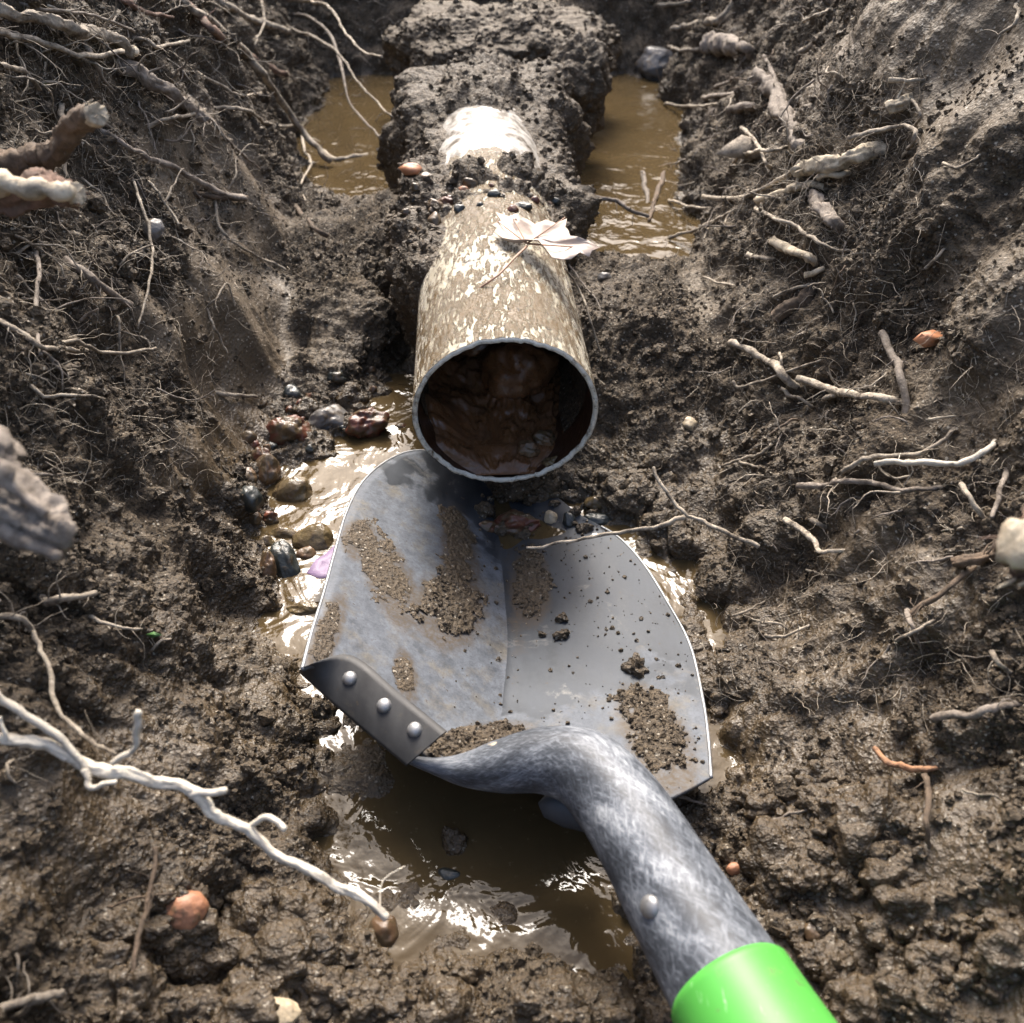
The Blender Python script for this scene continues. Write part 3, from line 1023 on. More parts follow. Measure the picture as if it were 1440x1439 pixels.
HP = [(574, 1068, .410, 12), (612, 1078, .407, 24), (655, 1083, .405, 48), (705, 1078, .402, 74), (765, 1070, .397, 92), (822, 1083, .388, 112),
      (868, 1128, .374, 124), (912, 1195, .355, 136), (958, 1275, .336, 152), (1010, 1362, .317, 170), (1062, 1450, .299, 188), (1140, 1580, .275, 214), (1300, 1850, .235, 250)]
HC, HR = px_path(HP, 150)
V, F = tube(HC, HR, 40)
ht = mk('handle_tube', V, F, M['tube'], sh_o)
ln_ = np.concatenate([[0], np.cumsum(np.linalg.norm(np.diff(HC, axis=0), axis=1))])
aa_ = np.linspace(0, 2 * np.pi, 40, endpoint=False)
for an_, sg_, fn_ in (('lx', 1, np.cos), ('ly', 1, np.sin), ('kx', -1, np.cos), ('ky', -1, np.sin), ('lz', 0, None)):
    vals = np.repeat(ln_[:, None], 40, 1) if fn_ is None else 0.02 * fn_(aa_[None, :] + sg_ * 22 * ln_[:, None])
    at_ = ht.data.attributes.new(an_, 'FLOAT', 'POINT')
    at_.data.foreach_set('value', np.concatenate([vals.ravel(), [0.0, 0.0]]).astype(np.float32))
# green sleeve over the upper end
i0 = int(np.argmin([math.hypot(project(c)[0] - 1018, project(c)[1] - 1384) for c in HC]))
T_, N_, B_ = frames(HC)
Csl, Rsl = HC[i0:], HR[i0:] + 0.0014
V, F = tube(Csl, np.concatenate([[Rsl[0] - 0.0012], Rsl[1:]]), 48)
mk('handle_sleeve', V, F, M['green'], sh_o)


def dome(c, nrm_, r, h, mat, parent, name='rivet'):
    nrm_ = np.asarray(nrm_) / np.linalg.norm(nrm_)
    u = np.cross(nrm_, [0.3, 0.8, 0.1])
    u /= np.linalg.norm(u)
    v = np.cross(nrm_, u)
    V, F, k = [], [], 14
    for j, (rr, hh) in enumerate(((1.0, -0.3), (1.0, 0.15), (0.85, 0.6), (0.5, 0.92))):
        for i in range(k):
            a = 2 * math.pi * i / k
            V.append(c + (u * math.cos(a) + v * math.sin(a)) * r * rr + nrm_ * h * hh)
    for j in range(3):
        for i in range(k):
            F.append((j * k + i, j * k + (i + 1) % k, (j + 1) * k + (i + 1) % k, (j + 1) * k + i))
    V.append(c + nrm_ * h)
    for i in range(k):
        F.append((3 * k + i, 3 * k + (i + 1) % k, 4 * k))
    return mk(name, np.array(V), F, mat, parent)


def tube_surface(px, py):
    """point and normal where the sight line meets the handle tube"""
    r = ray(px, py)
    best = None
    for d in np.linspace(0.24, 0.42, 500):
        p = CAM + r * d
        k = int(np.argmin(((HC - p) ** 2).sum(1)))
        if np.linalg.norm(p - HC[k]) < HR[k]:
            return p, p - HC[k]
    return CAM + r * 0.33, -r


p, nn = tube_surface(914, 1276)
dome(p, nn, 0.0042, 0.0022, M['rivet'], sh_o, 'handle_rivet')

# step: the rear left edge of the blade folded down, three rivets in it
ft = [(425, 941), (492, 923), (560, 975), (628, 1030)]
fb = [(421, 947), (470, 992), (520, 1035), (571, 1078)]
t = np.linspace(0, 1, 24)
tp = spl(np.array([on_blade(*p) for p in ft]), t) + BN * 0.0006
bt = spl(np.array([at_z(p[0], p[1], on_blade(*p)[2] - 0.016) for p in fb]), t)
fn = np.cross(tp[-1] - tp[0], bt[-1] - tp[-1])
fn /= np.linalg.norm(fn)
if np.dot(fn, CAM - tp[5]) < 0:
    fn = -fn
rows = []
for q, o_ in ((0.0, 0.0), (0.06, 0.0016), (0.16, 0.0022), (0.5, 0.0018), (0.94, 0.0018), (1.0, 0.0006)):
    rows.append(tp * (1 - q) + bt * q + fn * o_)
for q, o_ in ((1.0, -0.0012), (0.5, -0.0016), (0.0, -0.0016)):
    rows.append(tp * (1 - q) + bt * q + fn * o_)
rows.append(rows[0])
G = np.stack(rows)
Fq = [tuple(f) for f in grid_faces(len(rows), 24)]
st_o = mk('foot_step', G.reshape(-1, 3), Fq, M['flange'], sh_o)
FL = BVHTree.FromPolygons([tuple(v) for v in G.reshape(-1, 3)], Fq)
for px, py in ((492, 955), (540, 993), (583, 1027)):
    loc, nr_, _, _ = FL.ray_cast(Vector(CAM), Vector(ray(px, py)))
    nr_ = np.array(nr_) if np.dot(np.array(nr_), ray(px, py)) < 0 else -np.array(nr_)
    dome(np.array(loc), nr_, 0.0036, 0.0026, M['rivet'], st_o, 'rivet')
# thin bright worn line round the digging edge
def edge_strip(E, v0, v1, s_at):
    v = np.linspace(v0, v1, 60)
    a = blade_pt(np.full(60, s_at), v) + BN * 0.0004
    V, F = tube(a - BN * 0.0008, np.full(60, 0.0010), 6)
    mk('worn_edge', V, F, M['edge'], sh_o)


edge_strip(LE3, 0.0, 0.86, 0.0)
edge_strip(RE3, 0.0, 0.72, 1.0)
# curled lip of the socket under the bend
pl = [(757, 1132), (772, 1116), (806, 1112), (846, 1124), (852, 1176), (826, 1172), (792, 1164), (765, 1150)]
c0 = np.mean([at_depth(x, y, 0.402) for x, y in pl], axis=0)
V = [c0 + UPV * 0 - FWD * 0.005]
V += [at_depth(x, y, 0.405) for x, y in pl]
mid = [at_depth(800 + (x - 800) * .6, 1140 + (y - 1140) * .6, 0.3995) for x, y in pl]
V = [at_depth(800, 1140, 0.3985)] + mid + V[1:]
F = [(0, 1 + i, 1 + (i + 1) % 8) for i in range(8)] + [(1 + i, 9 + i, 9 + (i + 1) % 8, 1 + (i + 1) % 8) for i in range(8)]
nb_ = len(V)
V = V + [v + FWD * 0.003 for v in V]
F = F + [tuple(reversed([k + nb_ for k in f])) for f in F] + [(9 + i, 9 + i + nb_, 9 + (i + 1) % 8 + nb_, 9 + (i + 1) % 8) for i in range(8)]
mk('socket_lip', np.array(V), F, M['tube'], sh_o)

# mud stuck to the blade
BPX, BPY = project(TOPS)


def blade_sv(px, py):
    k = int(np.argmin((BPX - px) ** 2 + (BPY - py) ** 2))
    return Sg.ravel()[k], Vg.ravel()[k]


PATCH_PTS = []


def mud_patch(px, py, rx, ry, ang, th_, lab, mat='crumb', seed=1.0):
    s0, v0 = blade_sv(px, py)
    m = 150
    gs, gv = np.meshgrid(np.linspace(max(s0 - .22, 0.004), min(s0 + .22, 0.996), m), np.linspace(max(v0 - .25, 0.004), min(v0 + .25, 0.99), m))
    B = blade_pt(gs, gv)
    bx, by = project(B)
    a = math.radians(ang)
    u = ((bx - px) * math.cos(a) + (by - py) * math.sin(a)) / rx
    v = (-(bx - px) * math.sin(a) + (by - py) * math.cos(a)) / ry
    rr = np.sqrt(u * u + v * v) + 0.55 * fbm(B, 55, 5, 0.7, seed)
    msk = 1 - rr
    thk = th_ * np.clip(msk * 2.2, 0, 1) ** 0.6 * (0.75 + 0.5 * perlin(B, 120, seed)) + (0.0026 if th_ > 0.001 else 0.0009) * np.clip(msk * 3, 0, 1) * (0.55 - worley(B, 330, seed)) + 0.0001
    W = B + BN * thk[..., None]
    F = grid_faces(m, m)
    keep = (msk.ravel()[F] > -0.02).all(1)
    F = F[keep]
    bu = ((BPX - px) * math.cos(a) + (BPY - py) * math.sin(a)) / rx
    bv = (-(BPX - px) * math.sin(a) + (BPY - py) * math.cos(a)) / ry
    MUDF[:] = np.maximum(MUDF, np.clip(1.75 - np.sqrt(bu * bu + (bv - 0.25) ** 2 * 0.8), 0, 1))
    used = np.unique(F)
    mp = -np.ones(m * m, int)
    mp[used] = np.arange(len(used))
    o = mk('mud_patch', W.reshape(-1, 3)[used], mp[F], M[mat])
    tag(o, lab, 'mud patch')
    pk = np.where((msk > 0.12).ravel())[0]
    if len(pk) and th_ > 0.001:
        PATCH_PTS.append(W.reshape(-1, 3)[np.random.default_rng(int(seed)).choice(pk, int(rx * ry * 0.10))])


mud_patch(632, 848, 44, 42, 0, 0.0030, 'round crumbly brown mud patch in the middle of the blade', seed=1.0)
mud_patch(505, 755, 22, 22, 0, 0.0006, 'small dry mud patch by the upper left blade edge', seed=2.0)
mud_patch(545, 808, 26, 58, -25, 0.0006, 'long smear of dry mud left of the round patch on the blade', seed=3.0)
mud_patch(668, 1045, 70, 22, -12, 0.0030, 'strip of caked mud on the blade beside the handle socket', seed=4.0)
mud_patch(918, 1030, 36, 66, -30, 0.0026, 'brown mud patch on the blade right of the handle bend', seed=5.0)
mud_patch(462, 890, 16, 55, 20, 0.0006, 'thin tan mud film along the left blade edge above the step', seed=6.0)
mud_patch(645, 775, 22, 60, -8, 0.0006, 'thin mud trail on the blade under the pipe rim', 'mud', seed=8.0)
mud_patch(745, 815, 24, 42, 0, 0.0016, 'wet mud trail running down the blade below the red lump', 'mud', seed=9.0)
mud_patch(570, 945, 14, 30, -10, 0.0006, 'small mud streak on the blade right of the step', seed=10.0)

MUDF[:] = np.maximum(MUDF, 0.55 * np.clip(1 - np.abs(Sg - 0.55) / 0.07, 0, 1) * np.clip((Vg - 0.08) * 4, 0, 1))
BLADE_O.data.attributes['mudfilm'].data.foreach_set('value', np.concatenate([MUDF.ravel(), 0 * MUDF.ravel()]).astype(np.float32))

# ------------------------------------------------------------------ stones and clods
print('stones', flush=True)
def stone(name, cat, px, py, rx, ry, mat, lab, sub=4, rgh=0.28, facet=0.5, sink=0.55, group=None, surf=None, ang=0.0):
    if surf is None:
        p, nrm_ = hit(px, py)
    else:
        loc, nr, _, _ = surf.ray_cast(Vector(CAM), Vector(ray(px, py)))
        if loc is None:
            p, nrm_ = hit(px, py)
        else:
            p, nrm_ = np.array(loc), np.array(nr)
    d = depth_of(p)
    a, b = rx * d / FPX, ry * d / FPX
    V, F = lump(sub, (1, 1, 1), rgh, random.uniform(0, 90), facet)
    ca, sa = math.cos(math.radians(ang)), math.sin(math.radians(ang))
    L = V * np.array([a, b, min(a, b) * 0.9])
    L = np.stack([L[:, 0] * ca - L[:, 1] * sa, L[:, 0] * sa + L[:, 1] * ca, L[:, 2]], 1)
    W = p - ray(px, py) * (min(a, b) * (0.6 - sink)) + L[:, :1] * RGT + L[:, 1:2] * UPV - L[:, 2:3] * FWD
    o = mk(name, W, F, M[mat])
    return tag(o, lab, cat, group)


ST = [
 (256, 1282, 36, 30, 'st_orange', 'smooth orange-pink stone half buried at lower left'),
 (300, 1340, 44, 40, 'st_mud', 'large mud-coated stone just below the orange stone'),
 (238, 1330, 26, 28, 'st_mud', 'small mud-coated stone under the left side of the orange stone'),
 (395, 1352, 54, 44, 'st_mud', 'broad mud-coated lump right of the muddy stones at lower left'),
 (345, 1305, 30, 24, 'st_mud', 'muddy stone between the orange stone and the puddle'),
 (380, 1428, 46, 24, 'st_cream', 'cream yellow stone at the bottom edge of the photo'),
 (455, 1400, 44, 34, 'st_mud', 'muddy lump right of the cream stone at the bottom edge'),
 (540, 1312, 24, 22, 'st_brown', 'round brown stone in the puddle below the white root tip'),
 (402, 612, 36, 27, 'st_red', 'knobbly rusty red stone above the left pool'),
 (412, 697, 28, 27, 'st_olive', 'round olive wet stone in the left pool'),
 (376, 665, 19, 27, 'st_brown', 'upright brown stone left of the round olive stone'),
 (350, 702, 20, 20, 'st_black', 'dark stone at the foot of the left wall beside the pool'),
 (348, 672, 15, 14, 'st_brown', 'small brown pebble above the dark stone by the left wall'),
 (366, 642, 15, 13, 'st_red', 'small reddish pebble under the rusty red stone'),
 (380, 730, 13, 11, 'st_red', 'red-brown pebble at the left edge of the pool'),
 (358, 730, 11, 10, 'st_brown', 'tiny brown pebble under the dark stone by the left wall'),
 (400, 753, 22, 13, 'st_olive', 'flat tan stone lying in the water above the black stone'),
 (443, 762, 32, 25, 'st_olive', 'large olive stone covered by a film of brown water'),
 (432, 782, 17, 13, 'st_brown', 'small stone with a water ring beside the purple leaf'),
 (404, 803, 20, 42, 'st_black', 'long black stone standing tilted at the edge of the left pool'),
 (372, 765, 15, 12, 'st_olive', 'small olive pebble left of the black stone'),
 (376, 800, 14, 26, 'st_brown', 'narrow brown stone against the wall left of the black stone'),
 (430, 860, 26, 13, 'st_olive', 'flat brown stone in the water by the left shovel edge'),
 (463, 592, 30, 24, 'st_grey', 'dark grey wet stone left of the pipe rim'),
 (515, 598, 30, 26, 'st_red', 'dark red-brown wet lump touching the left side of the pipe'),
 (432, 578, 20, 16, 'st_mud', 'muddy pebble above the rusty red stone'),
 (495, 560, 20, 18, 'st_mud', 'muddy pebble on the bank left of the pipe rim'),
 (971, 597, 11, 11, 'st_cream', 'small white pebble in the soil right of the pipe'),
 (1145, 1312, 16, 15, 'st_brown', 'smooth brown pebble right of the green sleeve'),
 (1182, 1347, 17, 12, 'st_brown', 'lower brown pebble in the mud right of the green sleeve'),
 (1033, 1223, 12, 9, 'st_orange', 'small orange pebble right of the handle'),
 (1056, 1226, 11, 14, 'st_brown', 'brown pebble beside the small orange one right of the handle'),
 (1090, 1175, 30, 24, 'st_mud', 'mud-coated stone right of the handle'),
 (1110, 1240, 34, 26, 'st_mud', 'dark muddy stone above the smooth brown pebble'),
 (930, 92, 36, 26, 'st_grey', 'grey stone on the bank above the right pool'),
 (850, 392, 12, 9, 'st_grey', 'small grey pebble right of the dead leaf'),
 (722, 742, 42, 21, 'st_red', 'dark red wet lump lying on the blade under the pipe rim'),
 (685, 742, 13, 11, 'st_red', 'small red pebble left of the dark red lump on the blade'),
 (774, 729, 10, 11, 'st_cream', 'cream ring-shaped pebble on the blade right of the red lump'),
 (800, 734, 10, 13, 'st_black', 'black pebble right of the cream pebble on the blade'),
 (838, 735, 26, 14, 'st_black', 'shiny dark oval stone at the upper right blade edge'),
 (836, 708, 15, 11, 'st_olive', 'olive pebble above the shiny dark oval stone'),
 (806, 700, 18, 12, 'st_mud', 'muddy pebble under the right side of the pipe rim'),
 (578, 239, 15, 9, 'st_orange', 'orange pebble on the mud at the left side of the pipe'),
 (600, 253, 13, 10, 'st_brown', 'brown pebble right of the orange one on the pipe mud'),
 (662, 258, 13, 8, 'st_brown', 'pinkish brown pebble on top of the muddy pipe'),
 (652, 268, 8, 6, 'st_orange', 'tiny orange pebble on top of the muddy pipe'),
 (632, 284, 14, 9, 'st_red', 'red pebble on the pipe above the mud streaks'),
 (612, 290, 12, 11, 'st_brown', 'brown pebble left of the red one on the pipe'),
 (695, 275, 11, 8, 'st_black', 'dark wet pebble on top of the pipe'),
 (736, 292, 15, 7, 'st_black', 'dark flat pebble on the pipe above the leaf'),
 (612, 312, 12, 14, 'st_brown', 'brown pebble low on the left side of the pipe'),
 (215, 325, 16, 18, 'st_grey', 'bluish grey stone stuck in the left wall'),
 (640, 1190, 20, 24, 'st_mud', 'dark muddy stone rising from the puddle under the shovel'),
 (630, 1232, 18, 12, 'st_black', 'black wet stone in the puddle below the muddy one'),
 (655, 1370, 24, 18, 'st_mud', 'muddy stone at the lower edge of the puddle'),
]
for (px, py, rx, ry, mt, lab) in ST:
    big_ = max(rx, ry) > 24
    stone('stone' if max(rx, ry) >= 14 else 'pebble', 'stone' if max(rx, ry) >= 14 else 'pebble', px, py, rx, ry, mt, lab, 5 if big_ else 4,
          0.45 if mt in ('st_red', 'st_mud') else 0.10 if mt == 'st_orange' else 0.22, 0.15 if mt in ('st_mud', 'st_orange') else 0.55,
          ang=-68 if 'long black' in lab else 0) if not 'long black' in lab else stone('stone', 'stone', px, py, 20, 42, mt, lab, 5, 0.2, 0.8, ang=18)
for px, py, rx, ry, lab in ((790, 871, 8, 7, 'upper of two small mud clods on the right half of the blade'),
                            (789, 895, 10, 8, 'lower of two small mud clods on the right half of the blade'),
                            (895, 941, 13, 15, 'dark mud clod near the right edge of the blade'),
                            (762, 893, 5, 5, 'tiny mud crumb left of the two clods on the blade')):
    stone('mud_clod', 'clod', px, py, rx, ry, 'mud', lab, 4, 0.9, 0.1, 0.2)
# pebbles washed into the pipe mouth
for px, py, r_, mt, lab in ((777, 652, 13, 'st_olive', 'olive pebble in the water at the lower right of the pipe mouth'),
                            (742, 632, 15, 'st_brown', 'dark brown lump in the sludge inside the pipe'),
                            (765, 618, 16, 'st_brown', 'upper dark brown lump in the sludge inside the pipe')):
    stone('pebble', 'pebble', px, py, r_, r_ * .8, mt, lab, 4, 0.4, 0.3, 0.3, surf=SLUDGE)

# lumps of wet mud heaped together (nobody could count them) and the small pebbles on the bank
def inside(px, py, poly):
    ins, j = False, len(poly) - 1
    for i in range(len(poly)):
        (xi, yi), (xj, yj) = poly[i], poly[j]
        if (yi > py) != (yj > py) and px < (xj - xi) * (py - yi) / (yj - yi) + xi:
            ins = not ins
        j = i
    return ins


def in_poly(poly):
    xs, yy = [q[0] for q in poly], [q[1] for q in poly]
    while True:
        px, py = random.uniform(min(xs), max(xs)), random.uniform(min(yy), max(yy))
        if inside(px, py, poly):
            return px, py


def mud_heap(sets, mat, lab):
    Vs, Fs, off = [], [], 0
    for n_, poly, rmin, rmax, sink in sets:
        for _ in range(n_):
            px, py = in_poly(poly)
            r_ = rmin + (rmax - rmin) * random.random() ** 1.6
            p, nr_ = hit(px, py)
            d = depth_of(p)
            a, b = r_ * d / FPX, r_ * random.uniform(.65, 1) * d / FPX
            V, F = lump(4 if rmax > 20 else 3, (1, 1, 1), 0.6, random.uniform(0, 90), 0.15)
            L = V * np.array([a, b, min(a, b) * 0.9])
            W = p - ray(px, py) * (min(a, b) * (0.6 - sink)) + L[:, :1] * RGT + L[:, 1:2] * UPV - L[:, 2:3] * FWD
            W = W + (0.0016 * perlin(W, 170, 2.0) + 0.0022 * (0.5 - worley(W, 210, 1.0)))[:, None] * (V / np.linalg.norm(V, axis=1)[:, None])
            Vs.append(W)
            Fs.append(F + off)
            off += len(W)
    tag(mk('mud_heap', np.concatenate(Vs), np.concatenate(Fs), M[mat]), lab, None, None, 'stuff')


mud_heap([(46, [(180, 1260), (420, 1230), (620, 1400), (900, 1420), (920, 1439), (120, 1439)], 8, 24, 0.45),
          (30, [(150, 1300), (420, 1260), (560, 1420), (900, 1425), (900, 1439), (150, 1439)], 24, 48, 0.6)], 'st_mud', 'wet brown lumps of mud heaped at the lower left')
mud_heap([(60, [(1010, 1120), (1160, 1060), (1440, 1200), (1440, 1439), (1170, 1439)], 8, 26, 0.45),
          (18, [(1010, 1130), (1130, 1080), (1440, 1180), (1440, 1439), (1190, 1439)], 26, 70, 0.7)], 'st_mud', 'wet lumpy mud heaped on the slope right of the handle')
mud_heap([(30, [(790, 680), (900, 640), (990, 700), (960, 790), (890, 740)], 6, 20, 0.45), (16, [(660, 700), (830, 690), (850, 745), (700, 770)], 5, 15, 0.4)], 'mud', 'dark wet mud lumps under and right of the pipe rim')
for nm_, cnt, poly, rmin, rmax, lab, grp in (('pebble', 26, [(335, 640), (370, 560), (560, 500), (580, 600), (480, 640), (400, 640)], 6, 13, 'small wet pebble on the bank left of the pipe', 'wet pebbles left of the pipe'),
                                             ('pebble', 22, [(550, 230), (620, 240), (780, 280), (800, 310), (640, 300), (600, 340), (560, 300)], 4, 9, 'tiny wet pebble stuck in the mud on the pipe', 'tiny pebbles in the mud on the pipe')):
    for _ in range(cnt):
        px, py = in_poly(poly)
        r_ = rmin + (rmax - rmin) * random.random() ** 2
        stone(nm_, 'pebble', px, py, r_, r_ * random.uniform(.65, 1), random.choice(['st_mud', 'st_brown', 'st_red', 'st_black']), lab, 3, 0.4, 0.3, 0.45, grp)

# ------------------------------------------------------------------ leaves
def leaf_plane(px, py, z0, tx, ty):
    """point on a tilted plane near the leaf: z = z0 + tx*(x-x0) + ty*(y-y0)"""
    c = at_z(744, 344, z0)
    r = ray(px, py)
    nn = np.array([-tx, -ty, 1.0])
    t = np.dot(c - CAM, nn) / np.dot(r, nn)
    return CAM + r * t


outline = [(741, 348), (722, 343), (706, 345), (694, 333), (700, 328), (691, 322), (705, 319), (697, 309), (716, 314), (726, 310), (738, 318), (752, 322), (768, 321), (782, 317), (797, 311),
           (795, 322), (799, 334), (801, 345), (812, 349), (826, 352), (843, 358), (832, 363), (828, 371), (815, 367), (803, 371), (790, 367), (777, 366), (767, 359), (757, 354)]
lf = empty('maple_leaf', leaf_plane(744, 346, 0.0615, 0.12, 0.1))
tag(lf, 'pale dried maple leaf with long stalk lying on top of the pipe', 'leaf')
cx_, cy_ = 755, 338
V, F = [], []
nn_ = len(outline)
for k in range(5):
    q = k / 4
    for (x, y) in outline:
        px, py = cx_ + (x - cx_) * q, cy_ + (y - cy_) * q
        p = leaf_plane(px, py, 0.0615, 0.12, 0.1)
        ang_ = math.atan2(y - cy_, x - cx_)
        p = p + np.array([0, 0, 1]) * (0.0022 * math.sin(5 * ang_ + 0.8) * q + 0.004 * q * q + 0.0015 * math.sin(px * 0.11))
        V.append(p)
for k in range(4):
    for i in range(nn_):
        j = (i + 1) % nn_
        if k == 0:
            F.append((0, (k + 1) * nn_ + i, (k + 1) * nn_ + j))
        else:
            F.append((k * nn_ + i, (k + 1) * nn_ + i, (k + 1) * nn_ + j, k * nn_ + j))
V = np.array(V)
F = F + [tuple(reversed([a + len(V) for a in f])) for f in F] + [(4 * nn_ + (i + 1) % nn_, 4 * nn_ + i, 4 * nn_ + i + len(V), 4 * nn_ + (i + 1) % nn_ + len(V)) for i in range(nn_)]
mk('leaf_blade', np.concatenate([V, V - np.array([0, 0, 0.0004])]), F, M['leaf'], lf)
for tipx, tipy in ((797, 313), (840, 359), (697, 318), (720, 313)):
    C = np.array([leaf_plane(741 + (tipx - 741) * q, 346 + (tipy - 346) * q, 0.0615, 0.12, 0.1) + np.array([0, 0, 0.0013 + 0.003 * q]) for q in np.linspace(0, 0.95, 10)])
    Vt, Ft_ = tube(C, np.linspace(0.0007, 0.0003, 10), 5)
    mk('leaf_vein', Vt, Ft_, M['leaf_vein'], lf)
C = spl(np.array([leaf_plane(741, 347, 0.062, 0.15, 0.1), at_z(722, 365, 0.065), at_z(700, 388, 0.063), at_z(671, 408, 0.0545)]), np.linspace(0, 1, 20))
Vt, Ft_ = tube(C, np.linspace(0.0009, 0.0007, 20), 6)
mk('leaf_stalk', Vt, Ft_, M['leaf_vein'], lf)


def level_leaf(pts, z, mat, lab, name):
    c = np.mean(pts, axis=0)
    V = []
    for q in (0.02, 0.5, 1.0):
        for k, (x, y) in enumerate(pts):
            p = at_z(c[0] + (x - c[0]) * q, c[1] + (y - c[1]) * q, z)
            V.append(p + np.array([0, 0, 0.0015 * math.sin(2.1 * k) * q + 0.003 * q]))
    k = len(pts)
    F = [tuple(range(k))] + [(a * k + i, a * k + k + i, a * k + k + (i + 1) % k, a * k + (i + 1) % k) for a in range(2) for i in range(k)]
    o = mk(name, np.array(V), F, M[mat])
    sol = o.modifiers.new('thickness', 'SOLIDIFY')
    sol.thickness = 0.0006
    return tag(o, lab, 'leaf')


def flat_leaf(pts, d_, mat, lab, bow=0.004, name='leaf'):
    if isinstance(d_, tuple):
        return level_leaf(pts, d_[0], mat, lab, name)
    c = np.mean(pts, axis=0)
    dd = d_ if d_ else depth_of(hit(c[0], c[1])[0]) - 0.006
    V = [at_depth(c[0], c[1], dd - bow)]
    for q in (0.5, 1.0):
        V += [at_depth(c[0] + (x - c[0]) * q, c[1] + (y - c[1]) * q, dd - bow * (1 - q * q) + 0.002 * math.sin(3 * x)) for x, y in pts]
    k = len(pts)
    F = [(0, 1 + i, 1 + (i + 1) % k) for i in range(k)] + [(1 + i, 1 + k + i, 1 + k + (i + 1) % k, 1 + (i + 1) % k) for i in range(k)]
    nv_ = len(V)
    V = V + [v + FWD * 0.0006 for v in V]
    F = F + [tuple(reversed([a + nv_ for a in f])) for f in F] + [(1 + k + i, 1 + k + i + nv_, 1 + k + (i + 1) % k + nv_, 1 + k + (i + 1) % k) for i in range(k)]
    o = mk(name, np.array(V), F, M[mat])
    return tag(o, lab, 'leaf')


flat_leaf([(432, 812), (445, 795), (458, 783), (475, 770), (492, 765), (488, 800), (470, 818), (450, 822)], (-0.080,), 'leaf_purple', 'purple leaf poking out of the water behind the left shovel edge')
flat_leaf([(1284, 478), (1296, 468), (1312, 464), (1330, 470), (1338, 478), (1322, 487), (1300, 489)], None, 'leaf_orange', 'small orange-brown leaf scrap on the upper right wall', 0.008)
flat_leaf([(204, 893), (216, 889), (228, 894), (214, 898)], None, 'grass', 'tiny green leaf on the left wall', 0.002)
flat_leaf([(560, 236), (574, 231), (594, 236), (588, 246), (570, 247)], None, 'leaf_orange', 'orange leaf scrap on the mud at the left shoulder of the pipe', 0.004)

# ------------------------------------------------------------------ roots
print('roots', flush=True)
def root_curve(pts, w0, w1, lift, dmul, base=False):
    """pixel polyline resting on whatever the sight lines meet; lift in metres towards the viewer"""
    C, R = [], []
    L = np.cumsum([0] + [math.hypot(pts[i + 1][0] - pts[i][0], pts[i + 1][1] - pts[i][1]) for i in range(len(pts) - 1)])
    L = L / L[-1]
    D = []
    for (px, py) in pts:
        D.append(depth_of(hit(px, py)[0]))
    bury0 = abs(pts[0][0] - 720) >= abs(pts[-1][0] - 720)
    D = np.array(D)
    if len(D) > 2:                                        # keep the line from diving into hollows
        Dm = np.interp(L, [0, 1], [D[0], D[-1]])
        D = np.minimum(D, 0.45 * D + 0.55 * np.minimum(Dm, D + 0.02))
    for (px, py), q, d in zip(pts, L, D):
        if dmul:
            d = dmul[0] + (dmul[1] - dmul[0]) * q
        wpx = w0 + (w1 - w0) * q
        r = 0.5 * wpx * d / FPX
        lf_ = lift
        if not dmul:
            qq = q if bury0 else 1 - q
            lf_ = lift * float(sstep(0.0, 0.22, qq)) - (r * 1.6 + 0.001) * (1 - float(sstep(0.0, 0.14, qq)))
        C.append(at_depth(px, py, d - lf_ - r * 0.6))
        R.append(r)
    if dmul and w0 >= 10 and abs(pts[0][0] - 720) > 400 and (base or pts[0][0] < 10):
        # carry the root back into the wall it grows out of
        o_ = C[0]
        dv = Vector((math.copysign(1.0, pts[0][0] - 720), 0.12, 0.10)).normalized()
        loc, _, _, dist = TERR.ray_cast(Vector(o_), dv)
        if loc is not None and dist < 0.6:
            q1 = np.array(loc) + np.array(dv) * 0.02
            ext = [q1] + [q1 + (o_ - q1) * f_ + np.array([0, 0.004 * math.sin(9 * f_), -0.05 * dist * math.sin(math.pi * f_)]) for f_ in (0.35, 0.7)]
            C = ext + C
            R = [R[0] * 1.25, R[0] * 1.15, R[0] * 1.07] + R
    n_ = max(14, int(5 * len(C)))
    t = np.linspace(0, 1, n_)
    C = spl(np.array(C), t)
    R = np.maximum(spl(np.array(R)[:, None], t)[:, 0], 0.00025)
    j = np.stack([perlin(C, 70, 3.0 + k) for k in range(3)], 1)
    C = C + j * (R[:, None] * 0.4 + 0.0011) + np.stack([perlin(C, 240, 8.0 + k) for k in range(3)], 1) * 0.0008
    return C, R


def rootlet_curve(p, d0, length, r0, n_=9, droop=0.35, kink=0.6):
    C = [np.array(p)]
    d = d0 / np.linalg.norm(d0)
    for k in range(n_ - 1):
        d = d + np.random.default_rng(random.getrandbits(30)).normal(size=3) * kink * 0.45 + np.array([0, 0, -droop * 0.12])
        d /= np.linalg.norm(d)
        C.append(C[-1] + d * length / (n_ - 1))
    return np.array(C), np.linspace(r0, r0 * 0.35, n_)


